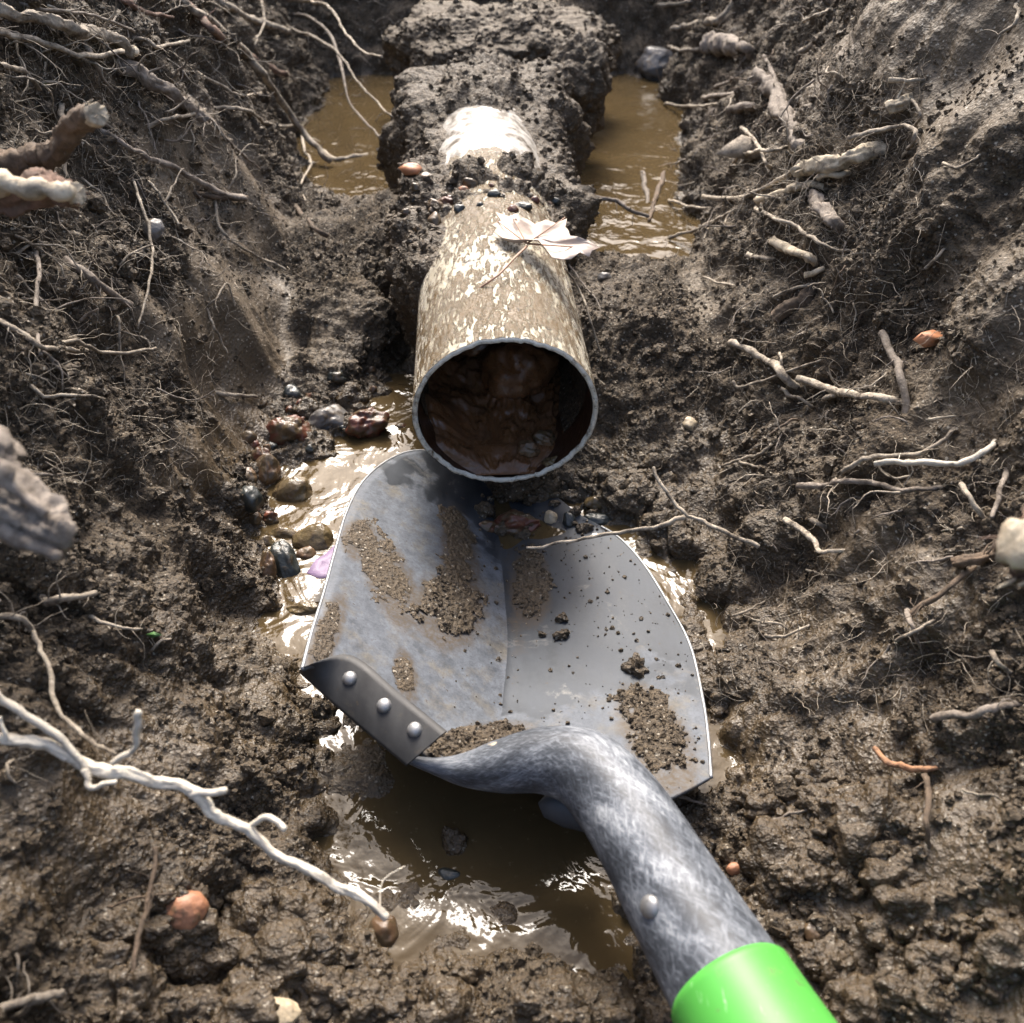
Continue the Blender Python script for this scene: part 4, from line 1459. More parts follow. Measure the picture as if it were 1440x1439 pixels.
def root(pts, w0, w1, lab, mat='root_pale', lift=0.004, dmul=None, lets=4, branches=(), cat='root', name='root', cut=None, group=None, brmat=None):
    C, R = root_curve(pts, w0, w1, lift, dmul, True)
    sides = 44 if max(w0, w1) > 36 else 22 if max(w0, w1) > 14 else (10 if max(w0, w1) > 6 else 6)
    if sides > 12:
        t = np.linspace(0, 1, len(C) * (6 if sides > 30 else 3))
        C, R = spl(C, t), spl(R[:, None], t)[:, 0]
    R = R * (1 + 0.10 * perlin(C, 70, 1.0) + 0.14 * perlin(C, 30, 4.0))
    V, F = tube(C, R, sides, True, 0.5 if max(w0, w1) > 14 else 0.42, random.uniform(0, 50))
    o = mk(name, V, F, M[mat], origin=C[0])
    tag(o, lab, cat, group)
    for bp in branches:
        bpts, bw0, bw1 = bp[0], bp[1], bp[2]
        dm = bp[3] if len(bp) > 3 else None
        if dmul and not dm:
            dm = dmul
        C2, R2 = root_curve(bpts, bw0, bw1, lift, dm)
        V, F = tube(C2, R2, 8 if bw0 > 6 else 6, True, 0.3, random.uniform(0, 50))
        mk('root_branch', V, F, M[brmat or mat], o)
    for k in range(lets):
        i = random.randint(2, len(C) - 2)
        T = C[i] - C[i - 1]
        T /= np.linalg.norm(T) + 1e-9
        sd_ = np.random.default_rng(random.getrandbits(30)).normal(size=3)
        d0 = T * 0.6 + sd_ * 0.7
        C2, R2 = rootlet_curve(C[i], d0, random.uniform(0.006, 0.022), max(0.00022, R[i] * 0.28), 8)
        V, F = tube(C2, R2, 4)
        mk('rootlet', V, F, M[mat], o)
    if cut:
        end = -1 if cut == 'end' else 0
        T = (C[-1] - C[-2]) if end == -1 else (C[0] - C[1])
        T /= np.linalg.norm(T)
        u = np.cross(T, [0.2, 0.3, 0.9])
        u /= np.linalg.norm(u)
        v = np.cross(T, u)
        k = 16
        r_ = R[end] * 1.05
        jj = [random.uniform(0.85, 1.08) if r_ < 0.006 else random.uniform(0.72, 1.12) for _ in range(k)]
        V = []
        for rr, hh in (((0.98, -0.25), (0.97, 0.35), (0.9, 0.62), (0.45, 0.66)) if r_ < 0.006 else ((0.86, -0.2), (0.86, 0.40), (0.78, 0.56), (0.4, 0.62))):
            V += [C[end] + (u * math.cos(2 * math.pi * i / k) + v * math.sin(2 * math.pi * i / k)) * r_ * rr * jj[i] + T * r_ * (hh + (0.22 if r_ < 0.006 else 0.12) * random.uniform(-.5, .5)) for i in range(k)]
        V.append(C[end] + T * r_ * (0.62 if r_ < 0.006 else 0.64))
        F = [(a * k + i, a * k + (i + 1) % k, (a + 1) * k + (i + 1) % k, (a + 1) * k + i) for a in range(3) for i in range(k)] + [(3 * k + i, 3 * k + (i + 1) % k, 4 * k) for i in range(k)]
        for q_ in range(9 if r_ > 0.0025 else 0):
            an = random.uniform(0, 6.28)
            st0 = C[end] + (u * math.cos(an) + v * math.sin(an)) * r_ * random.uniform(.6, .98) - T * r_ * 0.4
            C3, R3 = rootlet_curve(st0, T + (u * math.cos(an) + v * math.sin(an)) * random.uniform(-.1, .5), r_ * random.uniform(.7, 1.6), r_ * random.uniform(.07, .16), 6, 0.0, 0.25)
            V3, F3 = tube(C3, R3, 5)
            mk('splinter', V3, F3, M[random.choice(['wood_cut', mat])], o)
        c_ = mk('cut_end', np.array(V), F, M['wood_cut'], o, smooth=r_ > 0.006)
    return o


def dh(px, py, back=0.004):
    return depth_of(hit(px, py)[0]) + back


# left wall, top to bottom
root([(-40, 10), (0, 17), (60, 28), (110, 42), (145, 50), (187, 70)], 17, 15, 'thick grey root across the upper left corner', 'root_pale', 0.012, cut='end')
root([(-30, 40), (0, 46), (60, 62), (120, 78), (172, 73)], 10, 6, 'thinner root running just below the thick corner root', 'root_pale', 0.014)
root([(155, 88), (200, 105), (240, 130), (265, 150), (287, 170)], 19, 13, 'stout grey root stub with splintered tip at upper left', 'root_grey', 0.012, branches=[([(262, 146), (272, 160), (282, 174)], 6, 3)], cut='start')
root([(-20, 88), (0, 92), (30, 98), (45, 112), (57, 126)], 9, 6, 'short hooked root on the upper left edge below the two corner roots', 'root_pale', 0.01)
root([(115, 55), (128, 80), (135, 95), (160, 130)], 8, 3, 'thin root dangling down between the corner roots and the stout stub', 'root_grey', 0.01)
root([(240, -10), (290, 25), (340, 70), (370, 105), (400, 150), (430, 190), (464, 228)], 10, 8, 'long slender pale root slanting down towards the left pool', 'root_pale', 0.022, lets=6, branches=[([(425, 185), (428, 210), (437, 232), (424, 258), (429, 282)], 5, 2)])
root([(250, 0), (280, 22), (305, 50), (350, 80), (385, 98), (402, 106)], 11, 9, 'reddish root lying beside the upper part of the long slender root', 'bark_red', 0.012, cut='end')
root([(300, -8), (320, 10), (345, 25), (380, 36), (407, 45)], 11, 7, 'pale root stub with pointed tip at top left of the pool', 'root_pale', 0.012)
root([(160, -5), (185, 8), (200, 17), (245, 25)], 9, 4, 'short red-tinted root at the top edge above the stout stub', 'bark_red', 0.01)
root([(20, 5), (80, 15), (130, 22), (190, 45)], 5, 4, 'thin grey root above the thick corner root', 'root_grey', 0.01)
root([(185, 50), (212, 60), (225, 66), (265, 58)], 6, 4, 'small wavy root right of the thick corner root tip', 'root_pale', 0.012)
root([(265, 97), (310, 120), (340, 135), (367, 132)], 5, 3, 'fine curved root left of the reddish root', 'root_pale', 0.008)
root([(206, 182), (240, 167), (275, 160), (300, 152), (345, 155), (380, 175), (425, 178)], 6, 4, 'wavy pale root crossing under the long slender root', 'root_pale', 0.014, lets=6)
root([(365, -5), (372, 30), (360, 60), (364, 78)], 4, 3, 'fine root hanging across the long slender root', 'root_pale', 0.012)
root([(55, 228), (75, 212), (100, 185), (136, 163)], 30, 30, 'sawn-off brown root stub with pale cut face at far left', 'root_brown', dmul=(0.40, 0.34), lets=2, cut='end')
root([(-30, 272), (0, 268), (40, 268), (75, 270), (104, 276)], 44, 32, 'broken red-barked root with bright split wood at the left edge', 'bark_red', dmul=(0.36, 0.34), lets=3, branches=[([(-20, 258), (25, 264), (60, 268), (96, 272)], 36, 20, (0.342, 0.330))], cut='end', brmat='wood_cut')
root([(83, 143), (88, 170), (86, 200), (92, 252)], 8, 5, 'thin root hanging down beside the sawn stub', 'root_pale', 0.016, lets=3)
root([(140, 185), (175, 205), (205, 220), (250, 240), (300, 268), (345, 280)], 7, 9, 'muddy root slanting down from the sawn stub', 'root_grey', 0.008, lets=8)
root([(300, 268), (305, 310), (320, 335), (345, 352), (380, 370), (402, 381)], 5, 3, 'branching thin root lying on the smooth clay of the left wall', 'root_pale', 0.006, lets=10, branches=[([(322, 268), (331, 250), (332, 225)], 3, 2)])
root([(226, 222), (236, 240), (247, 262)], 4, 3, 'short forked root above the branching root on the clay', 'root_pale', 0.006)
root([(205, 255), (222, 270), (235, 290), (252, 316)], 5, 3, 'short straight pale root left of the smooth clay strip', 'root_pale', 0.008)
root([(290, 162), (310, 185), (330, 208), (366, 238)], 6, 3, 'forked twig of root just below the stout stub', 'root_grey', 0.008, lets=8)
root([(270, 272), (300, 277), (348, 280)], 9, 8, 'dark short root lying flat near the top of the clay strip', 'root_brown', 0.004)
root([(90, 366), (125, 390), (140, 405), (185, 430)], 12, 9, 'fuzzy soil-covered root on the left wall below the broken root', 'root_grey', 0.008, lets=10)
root([(-20, 445), (10, 458), (30, 470), (60, 490), (125, 494)], 9, 6, 'bright pale root at the left edge below the fuzzy root', 'root_pale', 0.012, lets=6, branches=[([(60, 488), (110, 480), (150, 497), (221, 491)], 6, 4)])
root([(185, 250), (200, 290), (213, 340), (212, 385), (196, 462)], 5, 3, 'long thin vertical root hanging down the left wall', 'root_pale', 0.012, lets=6)
root([(48, 350), (55, 390), (50, 430), (56, 500)], 7, 5, 'greyish root hanging straight down at far left', 'root_grey', 0.014, lets=4)
root([(290, 432), (305, 420), (322, 400), (331, 432)], 4, 2, 'hair-thin looped root on the lower clay strip', 'root_pale', 0.005, lets=3)
root([(288, 430), (300, 460), (305, 470), (320, 498)], 4, 3, 'thin root trailing down the clay strip from the looped root', 'root_pale', 0.005)
root([(300, 552), (325, 556), (362, 557)], 7, 4, 'short pale root crossing the clay strip near the rusty red stone', 'root_pale', 0.006)
root([(-60, 640), (-20, 672), (20, 705), (60, 738), (92, 768)], 96, 46, 'big blurred grey root end jutting in at the left edge', 'root_grey', dmul=(0.28, 0.27), lets=1, branches=[([(-10, 655), (20, 680), (52, 712), (66, 722)], 26, 14, (0.262, 0.262)), ([(10, 740), (45, 770), (84, 788)], 30, 15, (0.268, 0.264))])
root([(20, 665), (35, 668), (92, 667)], 5, 4, 'thin root beside the big blurred root end', 'root_grey', 0.006)
root([(53, 838), (70, 845), (100, 842), (132, 836)], 12, 7, 'pale knuckled root below the big blurred root end', 'root_pale', 0.008, lets=4)
root([(125, 868), (160, 880), (197, 884)], 6, 4, 'short pale root on the left wall above the tiny green leaf', 'root_pale', 0.006)
root([(212, 920), (222, 908), (240, 898)], 4, 3, 'tiny curved root near the tiny green leaf', 'root_pale', 0.005)
root([(-40, 1030), (0, 1040), (60, 1050), (130, 1076), (200, 1095), (268, 1113), (300, 1146), (350, 1170), (390, 1206), (440, 1230), (500, 1260), (541, 1286)], 17, 11,
     'long white root reaching out over the puddle at lower left', 'root_white', dmul=(0.30, 0.325), lets=2,
     branches=[([(-30, 968), (0, 985), (40, 1010), (90, 1045), (125, 1078)], 13, 11, (0.30, 0.305)), ([(124, 1078), (130, 1108), (165, 1101)], 11, 6, (0.304, 0.30)),
               ([(158, 1074), (185, 1056), (190, 1030), (194, 1000)], 8, 11, (0.306, 0.30)), ([(268, 1118), (290, 1116), (317, 1113)], 12, 9, (0.312, 0.31)),
               ([(352, 1168), (372, 1155), (399, 1166)], 8, 9, (0.316, 0.313)), ([(8, 1040), (4, 1020), (3, 1012)], 7, 5, (0.30, 0.298))])
root([(30, 862), (52, 895), (72, 950), (82, 1003), (125, 1042), (166, 1060)], 8, 5, 'thin pale root curving down to the long white root', 'root_pale', dmul=(dh(30, 862), 0.315), lets=3)
root([(-20, 865), (20, 868), (45, 885)], 10, 7, 'short yellowish root at the left edge below the knuckled root', 'root_pale', 0.012)
root([(22, 1070), (14, 1082), (22, 1106)], 6, 4, 'small hooked root below the long white root at the left edge', 'root_pale', 0.008)
root([(218, 1190), (215, 1230), (200, 1290), (190, 1350), (172, 1432)], 7, 6, 'brown stringy root running down beside the orange stone', 'root_brown', 0.008, lets=6, branches=[([(212, 1262), (180, 1265), (150, 1275)], 4, 3), ([(205, 1262), (230, 1258), (250, 1256)], 4, 3)])
root([(-20, 1420), (20, 1413), (50, 1406), (86, 1398)], 12, 9, 'pale forked root in the bottom left corner', 'root_pale', 0.012, branches=[([(15, 1435), (40, 1418), (60, 1404)], 8, 6)])
root([(22, 1330), (26, 1350), (28, 1370)], 6, 4, 'small pale root above the bottom left corner', 'root_pale', 0.006)
# round the left pool
root([(398, -2), (430, 2), (462, 10), (485, 45), (510, 72), (538, 80)], 5, 3, 'fine root hanging over the top of the left pool', 'root_pale', 0.01, dmul=(dh(398, -2), 0.95))
root([(408, 40), (445, 55), (478, 78), (500, 112), (520, 135), (553, 166)], 5, 3, 'fine root reaching from the left pool to the mound', 'root_pale', 0.01, dmul=(dh(408, 40), 0.97))
root([(412, 20), (440, 28), (470, 60), (490, 140), (520, 178), (552, 212)], 5, 3, 'thin root hanging down across the left pool', 'root_grey', 0.01, dmul=(dh(412, 20), 0.95), lets=6)
root([(445, 205), (470, 225), (490, 222), (517, 217)], 7, 5, 'pale root stub at the lower corner of the left pool', 'root_pale', 0.006, lets=8)
root([(415, 290), (440, 320), (460, 332)], 7, 6, 'dark short root on the left wall below the pool', 'root_brown', 0.005)
# over the right pool
root([(795, 262), (830, 275), (860, 283), (880, 292), (911, 306)], 7, 5, 'thin muddy root reaching from the pipe across the right pool', 'root_grey', dmul=(0.83, 0.83), lets=7)
root([(938, 228), (928, 262), (918, 290), (912, 312)], 7, 6, 'brown root standing at the near corner of the right pool', 'root_brown', 0.006, lets=4)
root([(903, 242), (908, 270), (912, 300)], 7, 5, 'short stick of root standing in the right pool', 'root_grey', 0.006, lets=3)
root([(795, 378), (812, 405), (828, 440), (846, 502)], 3.5, 2.5, 'hair-thin root hanging down the right side of the pipe', 'root_pale', 0.004, lets=5)
root([(800, 372), (820, 400), (840, 425), (852, 470)], 3, 2, 'second hair-thin root right of the one on the pipe side', 'root_grey', 0.004, lets=5)
# right wall, top to bottom
root([(945, 42), (965, 36), (1000, 32), (1020, 20), (1032, -5)], 8, 9, 'pale curved root at the top of the right wall', 'root_pale', 0.012, lets=6)
root([(925, 8), (960, 5), (992, -3)], 5, 5, 'short root at the top edge left of the curved one', 'root_pale', 0.01)
root([(940, 66), (960, 72), (995, 68)], 5, 5, 'thin root pointing left from the frosty stub', 'root_pale', 0.01)
root([(995, 58), (1015, 62), (1035, 68), (1056, 74)], 22, 24, 'short root stub with orange broken wood at the upper right', 'root_grey', 0.008, lets=2, branches=[([(1035, 62), (1048, 68), (1060, 78)], 15, 12)])
root([(1066, 112), (1085, 125), (1100, 155), (1118, 185), (1126, 212)], 21, 19, 'grey barked root running steeply down the right wall', 'root_grey', 0.006, lets=5)
root([(1076, 78), (1088, 105), (1092, 125), (1112, 150)], 6, 5, 'thin root curling round the top of the grey barked root', 'root_grey', 0.014, lets=4)
root([(990, 137), (1030, 133), (1075, 130)], 6, 5, 'straight thin root left of the grey barked root', 'root_grey', 0.012)
root([(1003, 125), (1030, 113), (1056, 95)], 5, 4, 'slanting thin root above the straight one at upper right', 'root_grey', 0.012)
root([(1003, 160), (1040, 152), (1080, 146)], 14, 9, 'stubby root with pale tip below the straight thin root', 'root_grey', 0.008, lets=4)
root([(935, 146), (965, 150), (1000, 148), (1050, 134)], 4, 3, 'very thin root reaching left over the right pool', 'root_pale', 0.014)
flat_leaf([(1006, 217), (1020, 205), (1043, 190), (1060, 195), (1075, 203), (1092, 200), (1114, 205), (1106, 216), (1080, 223), (1050, 224), (1025, 222)], None, 'root_pale', 'flake of pale torn bark on the right wall above the dark hollow', 0.006, 'bark_flake')['category'] = 'bark'
root([(1024, 240), (1040, 221), (1075, 211), (1110, 207)], 6, 5, 'arched root in front of the torn bark flake', 'root_pale', 0.024, lets=4)
root([(1042, 180), (1062, 200), (1075, 225), (1084, 240)], 6, 4, 'thin root hanging across the torn bark flake', 'root_pale', 0.026)
root([(1122, 240), (1160, 229), (1200, 219), (1252, 211)], 20, 21, 'thick cream debarked root lying on the right wall', 'wood_cut', 0.010, lets=2, branches=[([(1150, 248), (1180, 247), (1197, 243)], 10, 8)])
root([(1195, 196), (1230, 186), (1262, 178), (1284, 180), (1286, 198), (1272, 220)], 7, 5, 'looping pale root above the thick cream root', 'root_pale', 0.014, lets=6, branches=[([(1284, 182), (1296, 165), (1284, 142)], 5, 4)])
root([(990, 278), (1040, 278), (1080, 262), (1118, 238), (1135, 214)], 6, 7, 'yellowish root sloping left below the torn bark flake', 'root_pale', 0.014, lets=8)
root([(1065, 284), (1100, 272), (1140, 259), (1166, 268)], 11, 10, 'pale split root under the thick cream root', 'wood_cut', 0.008, lets=3)
root([(940, 282), (975, 292), (1000, 294), (1020, 286)], 4, 3, 'thin root reaching left towards the right pool below the bark flake', 'root_pale', 0.01)
root([(940, 335), (980, 322), (1015, 305), (1038, 292)], 5, 4, 'pale thin root pointing down left beside the bank of the right pool', 'root_pale', 0.01, lets=5)
root([(1142, 276), (1160, 300), (1172, 315), (1182, 328)], 19, 16, 'stout grey root below the pale split root', 'root_grey', 0.006, lets=2)
root([(1062, 295), (1090, 308), (1120, 320), (1150, 340), (1175, 352), (1198, 350)], 6, 5, 'branching pale root running right below the pale split root', 'root_pale', 0.010, lets=10)
root([(1088, 340), (1110, 352), (1138, 362), (1152, 375)], 13, 9, 'white splintered root shard on the right wall', 'wood_cut', 0.008, lets=2)
root([(1133, 388), (1150, 382), (1162, 378)], 9, 7, 'small cream wood chip below the white shard', 'wood_cut', 0.006, lets=0)
root([(1052, 360), (1070, 364), (1088, 365)], 8, 5, 'short pale stub left of the white shard', 'root_pale', 0.006, lets=2)
root([(988, 390), (1020, 400), (1058, 402)], 4, 3, 'fine pale root on the bare soil right of the pipe', 'root_pale', 0.006, lets=1)
root([(1087, 420), (1115, 406), (1152, 400)], 4, 4, 'fine root above the dark thick root', 'root_pale', 0.012, lets=5)
root([(1090, 450), (1115, 432), (1135, 418), (1150, 402)], 20, 16, 'dark thick root half buried in the middle of the right wall', 'root_brown', 0.003, lets=5)
root([(1030, 480), (1075, 506), (1100, 525), (1128, 548)], 9, 12, 'pale root with crossing side twigs right of the pipe mouth', 'root_pale', 0.010, lets=4, branches=[([(1030, 538), (1045, 544), (1100, 526), (1160, 505)], 5, 4), ([(1097, 496), (1098, 510), (1100, 524)], 4, 4)])
root([(1122, 533), (1165, 548), (1200, 555), (1240, 562), (1272, 570)], 10, 10, 'forked pale root on the wall next to the crossing twigs', 'root_pale', 0.012, lets=8, branches=[([(1158, 562), (1175, 556), (1192, 552)], 7, 6)])
root([(1236, 468), (1255, 500), (1268, 530), (1276, 590)], 12, 10, 'grey root standing upright over the end of the forked root', 'root_grey', 0.008, lets=6)
root([(1097, 545), (1108, 556), (1130, 565), (1147, 577)], 6, 4, 'short bent root under the crossing twigs', 'root_pale', 0.008, lets=5)
root([(1020, 655), (1050, 645), (1070, 638), (1092, 618)], 4, 6, 'slender forked root on the right wall below the bent one', 'root_pale', 0.008, lets=5, branches=[([(1040, 652), (1060, 655), (1080, 660)], 5, 3)])
root([(1085, 612), (1110, 595), (1125, 590)], 5, 4, 'small brown arched root above the slender forked root', 'root_brown', 0.006, lets=4)
root([(1184, 664), (1205, 650), (1250, 642), (1290, 638), (1320, 625), (1346, 604)], 7, 6, 'upper of two long pale roots lying almost level at right', 'root_pale', 0.010, lets=6)
root([(1230, 655), (1265, 651), (1300, 653), (1350, 650), (1380, 635), (1402, 621)], 8, 9, 'lower of two long pale roots lying almost level at right', 'root_white', 0.014, lets=4)
root([(1120, 685), (1160, 683), (1190, 677), (1230, 682), (1280, 690), (1332, 685)], 9, 6, 'straight brown root lying level below the two pale ones', 'root_grey', 0.008, lets=1)
root([(1103, 730), (1125, 742), (1145, 765), (1156, 778), (1192, 778)], 9, 6, 'bent pale root shaped like a hockey stick', 'root_pale', 0.008, lets=1)
root([(1138, 730), (1150, 738), (1162, 742)], 8, 7, 'stubby root chip right of the bent pale root', 'root_pale', 0.006, lets=1)
root([(1350, 682), (1365, 706), (1386, 736)], 8, 6, 'left arm of a V of roots beside the white root stump', 'root_pale', 0.012, lets=2)
root([(1412, 660), (1410, 690), (1396, 730)], 8, 6, 'right arm of a V of roots beside the white root stump', 'root_grey', 0.014, lets=4)
root([(1540, 742), (1500, 752), (1470, 762), (1452, 769)], 104, 80, 'sawn root stump with bright white cut face at the right edge', 'bark_red', dmul=(0.30, 0.275), lets=3, cut='end')
root([(1340, 795), (1375, 788), (1402, 780)], 16, 14, 'muddy root leading left from the white root stump', 'root_brown', 0.008, lets=3)
root([(1066, 769), (1020, 750), (985, 732), (960, 722), (935, 692), (919, 657)], 7, 4, 'pale root curving from the right wall above the blade', 'root_pale', 0.016, dmul=(dh(1066, 769), 0.56), lets=5,
     branches=[([(965, 727), (910, 745), (850, 752), (790, 764), (742, 772)], 7, 3.5, (0.505, 0.535))])
root([(1075, 895), (1110, 893), (1142, 879)], 5, 4, 'thin pale root right of the blade', 'root_pale', 0.008, lets=1)
root([(1135, 805), (1150, 806), (1174, 812)], 4, 3, 'tiny curly root below the bent pale root', 'root_pale', 0.006, lets=5)
root([(1030, 866), (1050, 860), (1080, 843)], 4, 3, 'thin root rising from the water right of the blade', 'root_pale', 0.006, lets=1)
root([(1276, 858), (1284, 885), (1293, 914)], 7, 4, 'short upright root on the right wall below the stump', 'root_grey', 0.01, lets=2)
root([(1276, 868), (1300, 850), (1340, 822), (1372, 802)], 7, 8, 'brown root slanting up to the muddy root of the stump', 'root_brown', 0.008, lets=4)
root([(1262, 902), (1290, 888), (1322, 868)], 5, 4, 'thin root crossing the short upright one', 'root_pale', 0.012, lets=3)
root([(1396, 918), (1410, 935), (1424, 948)], 7, 6, 'pale twig of root at the right edge below the stump', 'root_pale', 0.012, lets=3)
root([(1312, 1010), (1350, 1006), (1392, 996), (1440, 985)], 12, 10, 'grey root lying level at the right edge above the orange root', 'root_grey', 0.008, lets=3)
root([(1230, 1053), (1240, 1066), (1258, 1076), (1290, 1082), (1322, 1078)], 9, 8, 'orange-brown curved root low on the right slope', 'wood_orange', 0.008, lets=0)
root([(1302, 1088), (1306, 1120), (1304, 1160), (1309, 1202)], 9, 7, 'dark root hanging straight down from the orange root', 'root_brown', 0.008, lets=1)
root([(1350, 1112), (1375, 1120), (1398, 1120), (1416, 1132)], 4, 3, 'hair-thin yellow root right of the dark hanging root', 'root_pale', 0.006, lets=0)
root([(1376, 973), (1388, 982), (1398, 990)], 5, 3, 'tiny yellow root above the level grey root', 'root_pale', 0.006, lets=2)
root([(1088, 1153), (1120, 1143), (1146, 1139)], 4, 3, 'thin dark twig in the mud right of the handle', 'root_grey', 0.006, lets=0)
root([(955, 1122), (980, 1128), (1008, 1130)], 5, 3, 'short grey twig touching the handle below the blade corner', 'root_grey', 0.004, lets=0)
root([(1432, 5), (1428, 25), (1420, 42), (1404, 52)], 6, 5, 'pale root in the top right corner', 'root_pale', 0.012, lets=3)
root([(1125, 72), (1140, 66), (1152, 52), (1166, 44)], 9, 6, 'pale root chip near the top of the right wall', 'root_pale', 0.006, lets=3)
root([(1130, 30), (1150, 22), (1172, 12)], 5, 4, 'thin root at the top above the pale chip', 'root_pale', 0.008, lets=3)
root([(1252, 150), (1266, 145), (1282, 140)], 18, 17, 'short white cut root chunk above the looping root', 'wood_cut', 0.006, lets=1, cut='end')
root([(1326, 228), (1345, 236), (1362, 228), (1382, 215)], 5, 4, 'small wavy root on the bare soil at upper right', 'root_pale', 0.006, lets=2)
root([(1252, 112), (1275, 114), (1302, 112)], 7, 5, 'pale root lying level above the white cut chunk', 'root_pale', 0.006, lets=2)
root([(1300, 378), (1318, 362), (1332, 345)], 5, 4, 'thin straight root above the orange leaf scrap', 'root_pale', 0.006, lets=1)
root([(1305, 590), (1325, 588), (1345, 586)], 4, 3, 'fine pale root above the two long level roots', 'root_pale', 0.006, lets=3)

# finer rootlets on the two walls: many alike, each its own thing
def fine_roots(n_, boxes, lab, group, mats, lmin, lmax, rmm):
    for _ in range(n_):
        bx = random.choices(boxes, [b_[4] for b_ in boxes])[0]
        px, py = random.uniform(bx[0], bx[2]), random.uniform(bx[1], bx[3])
        p, nrm_ = hit(px, py, False)
        inward = np.array([-np.sign(p[0]), random.uniform(-0.8, 0.5), random.uniform(-0.9, 0.5)])
        d0 = inward - nrm_ * np.dot(inward, nrm_) + nrm_ * random.uniform(0.1, 0.45)
        d0 = d0 + np.array([0, random.gauss(0, 0.5), random.gauss(0, 0.5)])
        ln = random.uniform(lmin, lmax)
        C, R = rootlet_curve(p + nrm_ * 0.002, d0, ln, rmm * random.uniform(0.6, 1.4), 11, 0.3, 0.55)
        V, F = tube(C, R, 5)
        o = mk('fine_root', V, F, M[random.choice(mats)], origin=C[0])
        tag(o, lab, 'root', group)
        for k in range(random.randint(1, 3)):
            i = random.randint(3, 9)
            T = C[i] - C[i - 1]
            T /= np.linalg.norm(T)
            C2, R2 = rootlet_curve(C[i], T + np.random.default_rng(random.getrandbits(30)).normal(size=3) * 0.7, ln * random.uniform(.2, .45), R[i] * 0.7, 7)
            V, F = tube(C2, R2, 4)
            mk('rootlet', V, F, o.data.materials[0], o)


for n_, box, where, mats, l0, l1, rr in (
        (44, (0, 0, 420, 130), 'among the thick roots at the top of the left wall', ['root_pale', 'root_pale', 'root_grey'], .016, .06, .0008),
        (26, (0, 130, 300, 330), 'round the sawn stub on the left wall', ['root_pale', 'root_grey'], .014, .05, .0008),
        (20, (200, 180, 430, 420), 'on the smooth clay strip of the left wall', ['root_pale', 'root_grey'], .012, .04, .0006),
        (20, (0, 330, 240, 560), 'halfway down the left wall', ['root_pale', 'root_grey'], .014, .05, .0008),
        (22, (425, 0, 560, 260), 'hanging over the left pool', ['root_pale', 'root_grey'], .02, .05, .0008),
        (58, (935, 0, 1180, 170), 'at the top of the right wall beside the pool', ['root_pale', 'root_grey', 'root_brown'], .014, .05, .0008),
        (52, (950, 170, 1200, 330), 'round the thick cream root on the right wall', ['root_pale', 'root_pale', 'root_grey'], .012, .045, .0007),
        (18, (1020, 330, 1220, 480), 'below the white splintered shard on the right wall', ['root_pale', 'root_grey', 'root_brown'], .01, .035, .0006),
        (22, (1020, 480, 1300, 720), 'among the forked roots halfway down the right wall', ['root_pale', 'root_grey'], .01, .035, .0006),
        (14, (1080, 740, 1400, 980), 'on the soil right of the shovel blade', ['root_pale', 'root_grey'], .01, .03, .0006)):
    fine_roots(n_, [(*box, 1)], 'fine rootlet ' + where, 'fine rootlets ' + where, mats, l0, l1, rr)

# hair roots and fibres: too many and too thin to count
Vs, Fs, off = [], [], 0
for _ in range(5200):
    if random.random() < 0.5:
        px, py = random.choice([(random.uniform(0, 460), random.uniform(0, 300)), (random.uniform(0, 460), random.uniform(0, 420)), (random.uniform(0, 320), random.uniform(300, 700)), (random.uniform(420, 560), random.uniform(0, 340))])
    else:
        px, py = random.choice([(random.uniform(930, 1230), random.uniform(0, 420)), (random.uniform(950, 1300), random.uniform(60, 360)), (random.uniform(980, 1440), random.uniform(380, 1000))])
    p, nrm_ = hit(px, py, False)
    d0 = np.random.default_rng(random.getrandbits(30)).normal(size=3)
    d0 = d0 - nrm_ * np.dot(d0, nrm_) * 0.8 + nrm_ * 0.25
    C, R = rootlet_curve(p + nrm_ * 0.001, d0, random.uniform(0.004, 0.030), random.uniform(0.00013, 0.00032), 7, 0.2, 0.7)
    V, F = tube(C, R, 3, False)
    Vs.append(V)
    Fs.append(np.array(F) + off)
    off += len(V)
o = mk('root_hairs', np.concatenate(Vs), np.concatenate(Fs), M['root_pale'], origin=(0, 0, 0))
tag(o, 'hair-thin root fibres sticking out all over both earth walls', 'root fibres', None, 'stuff')

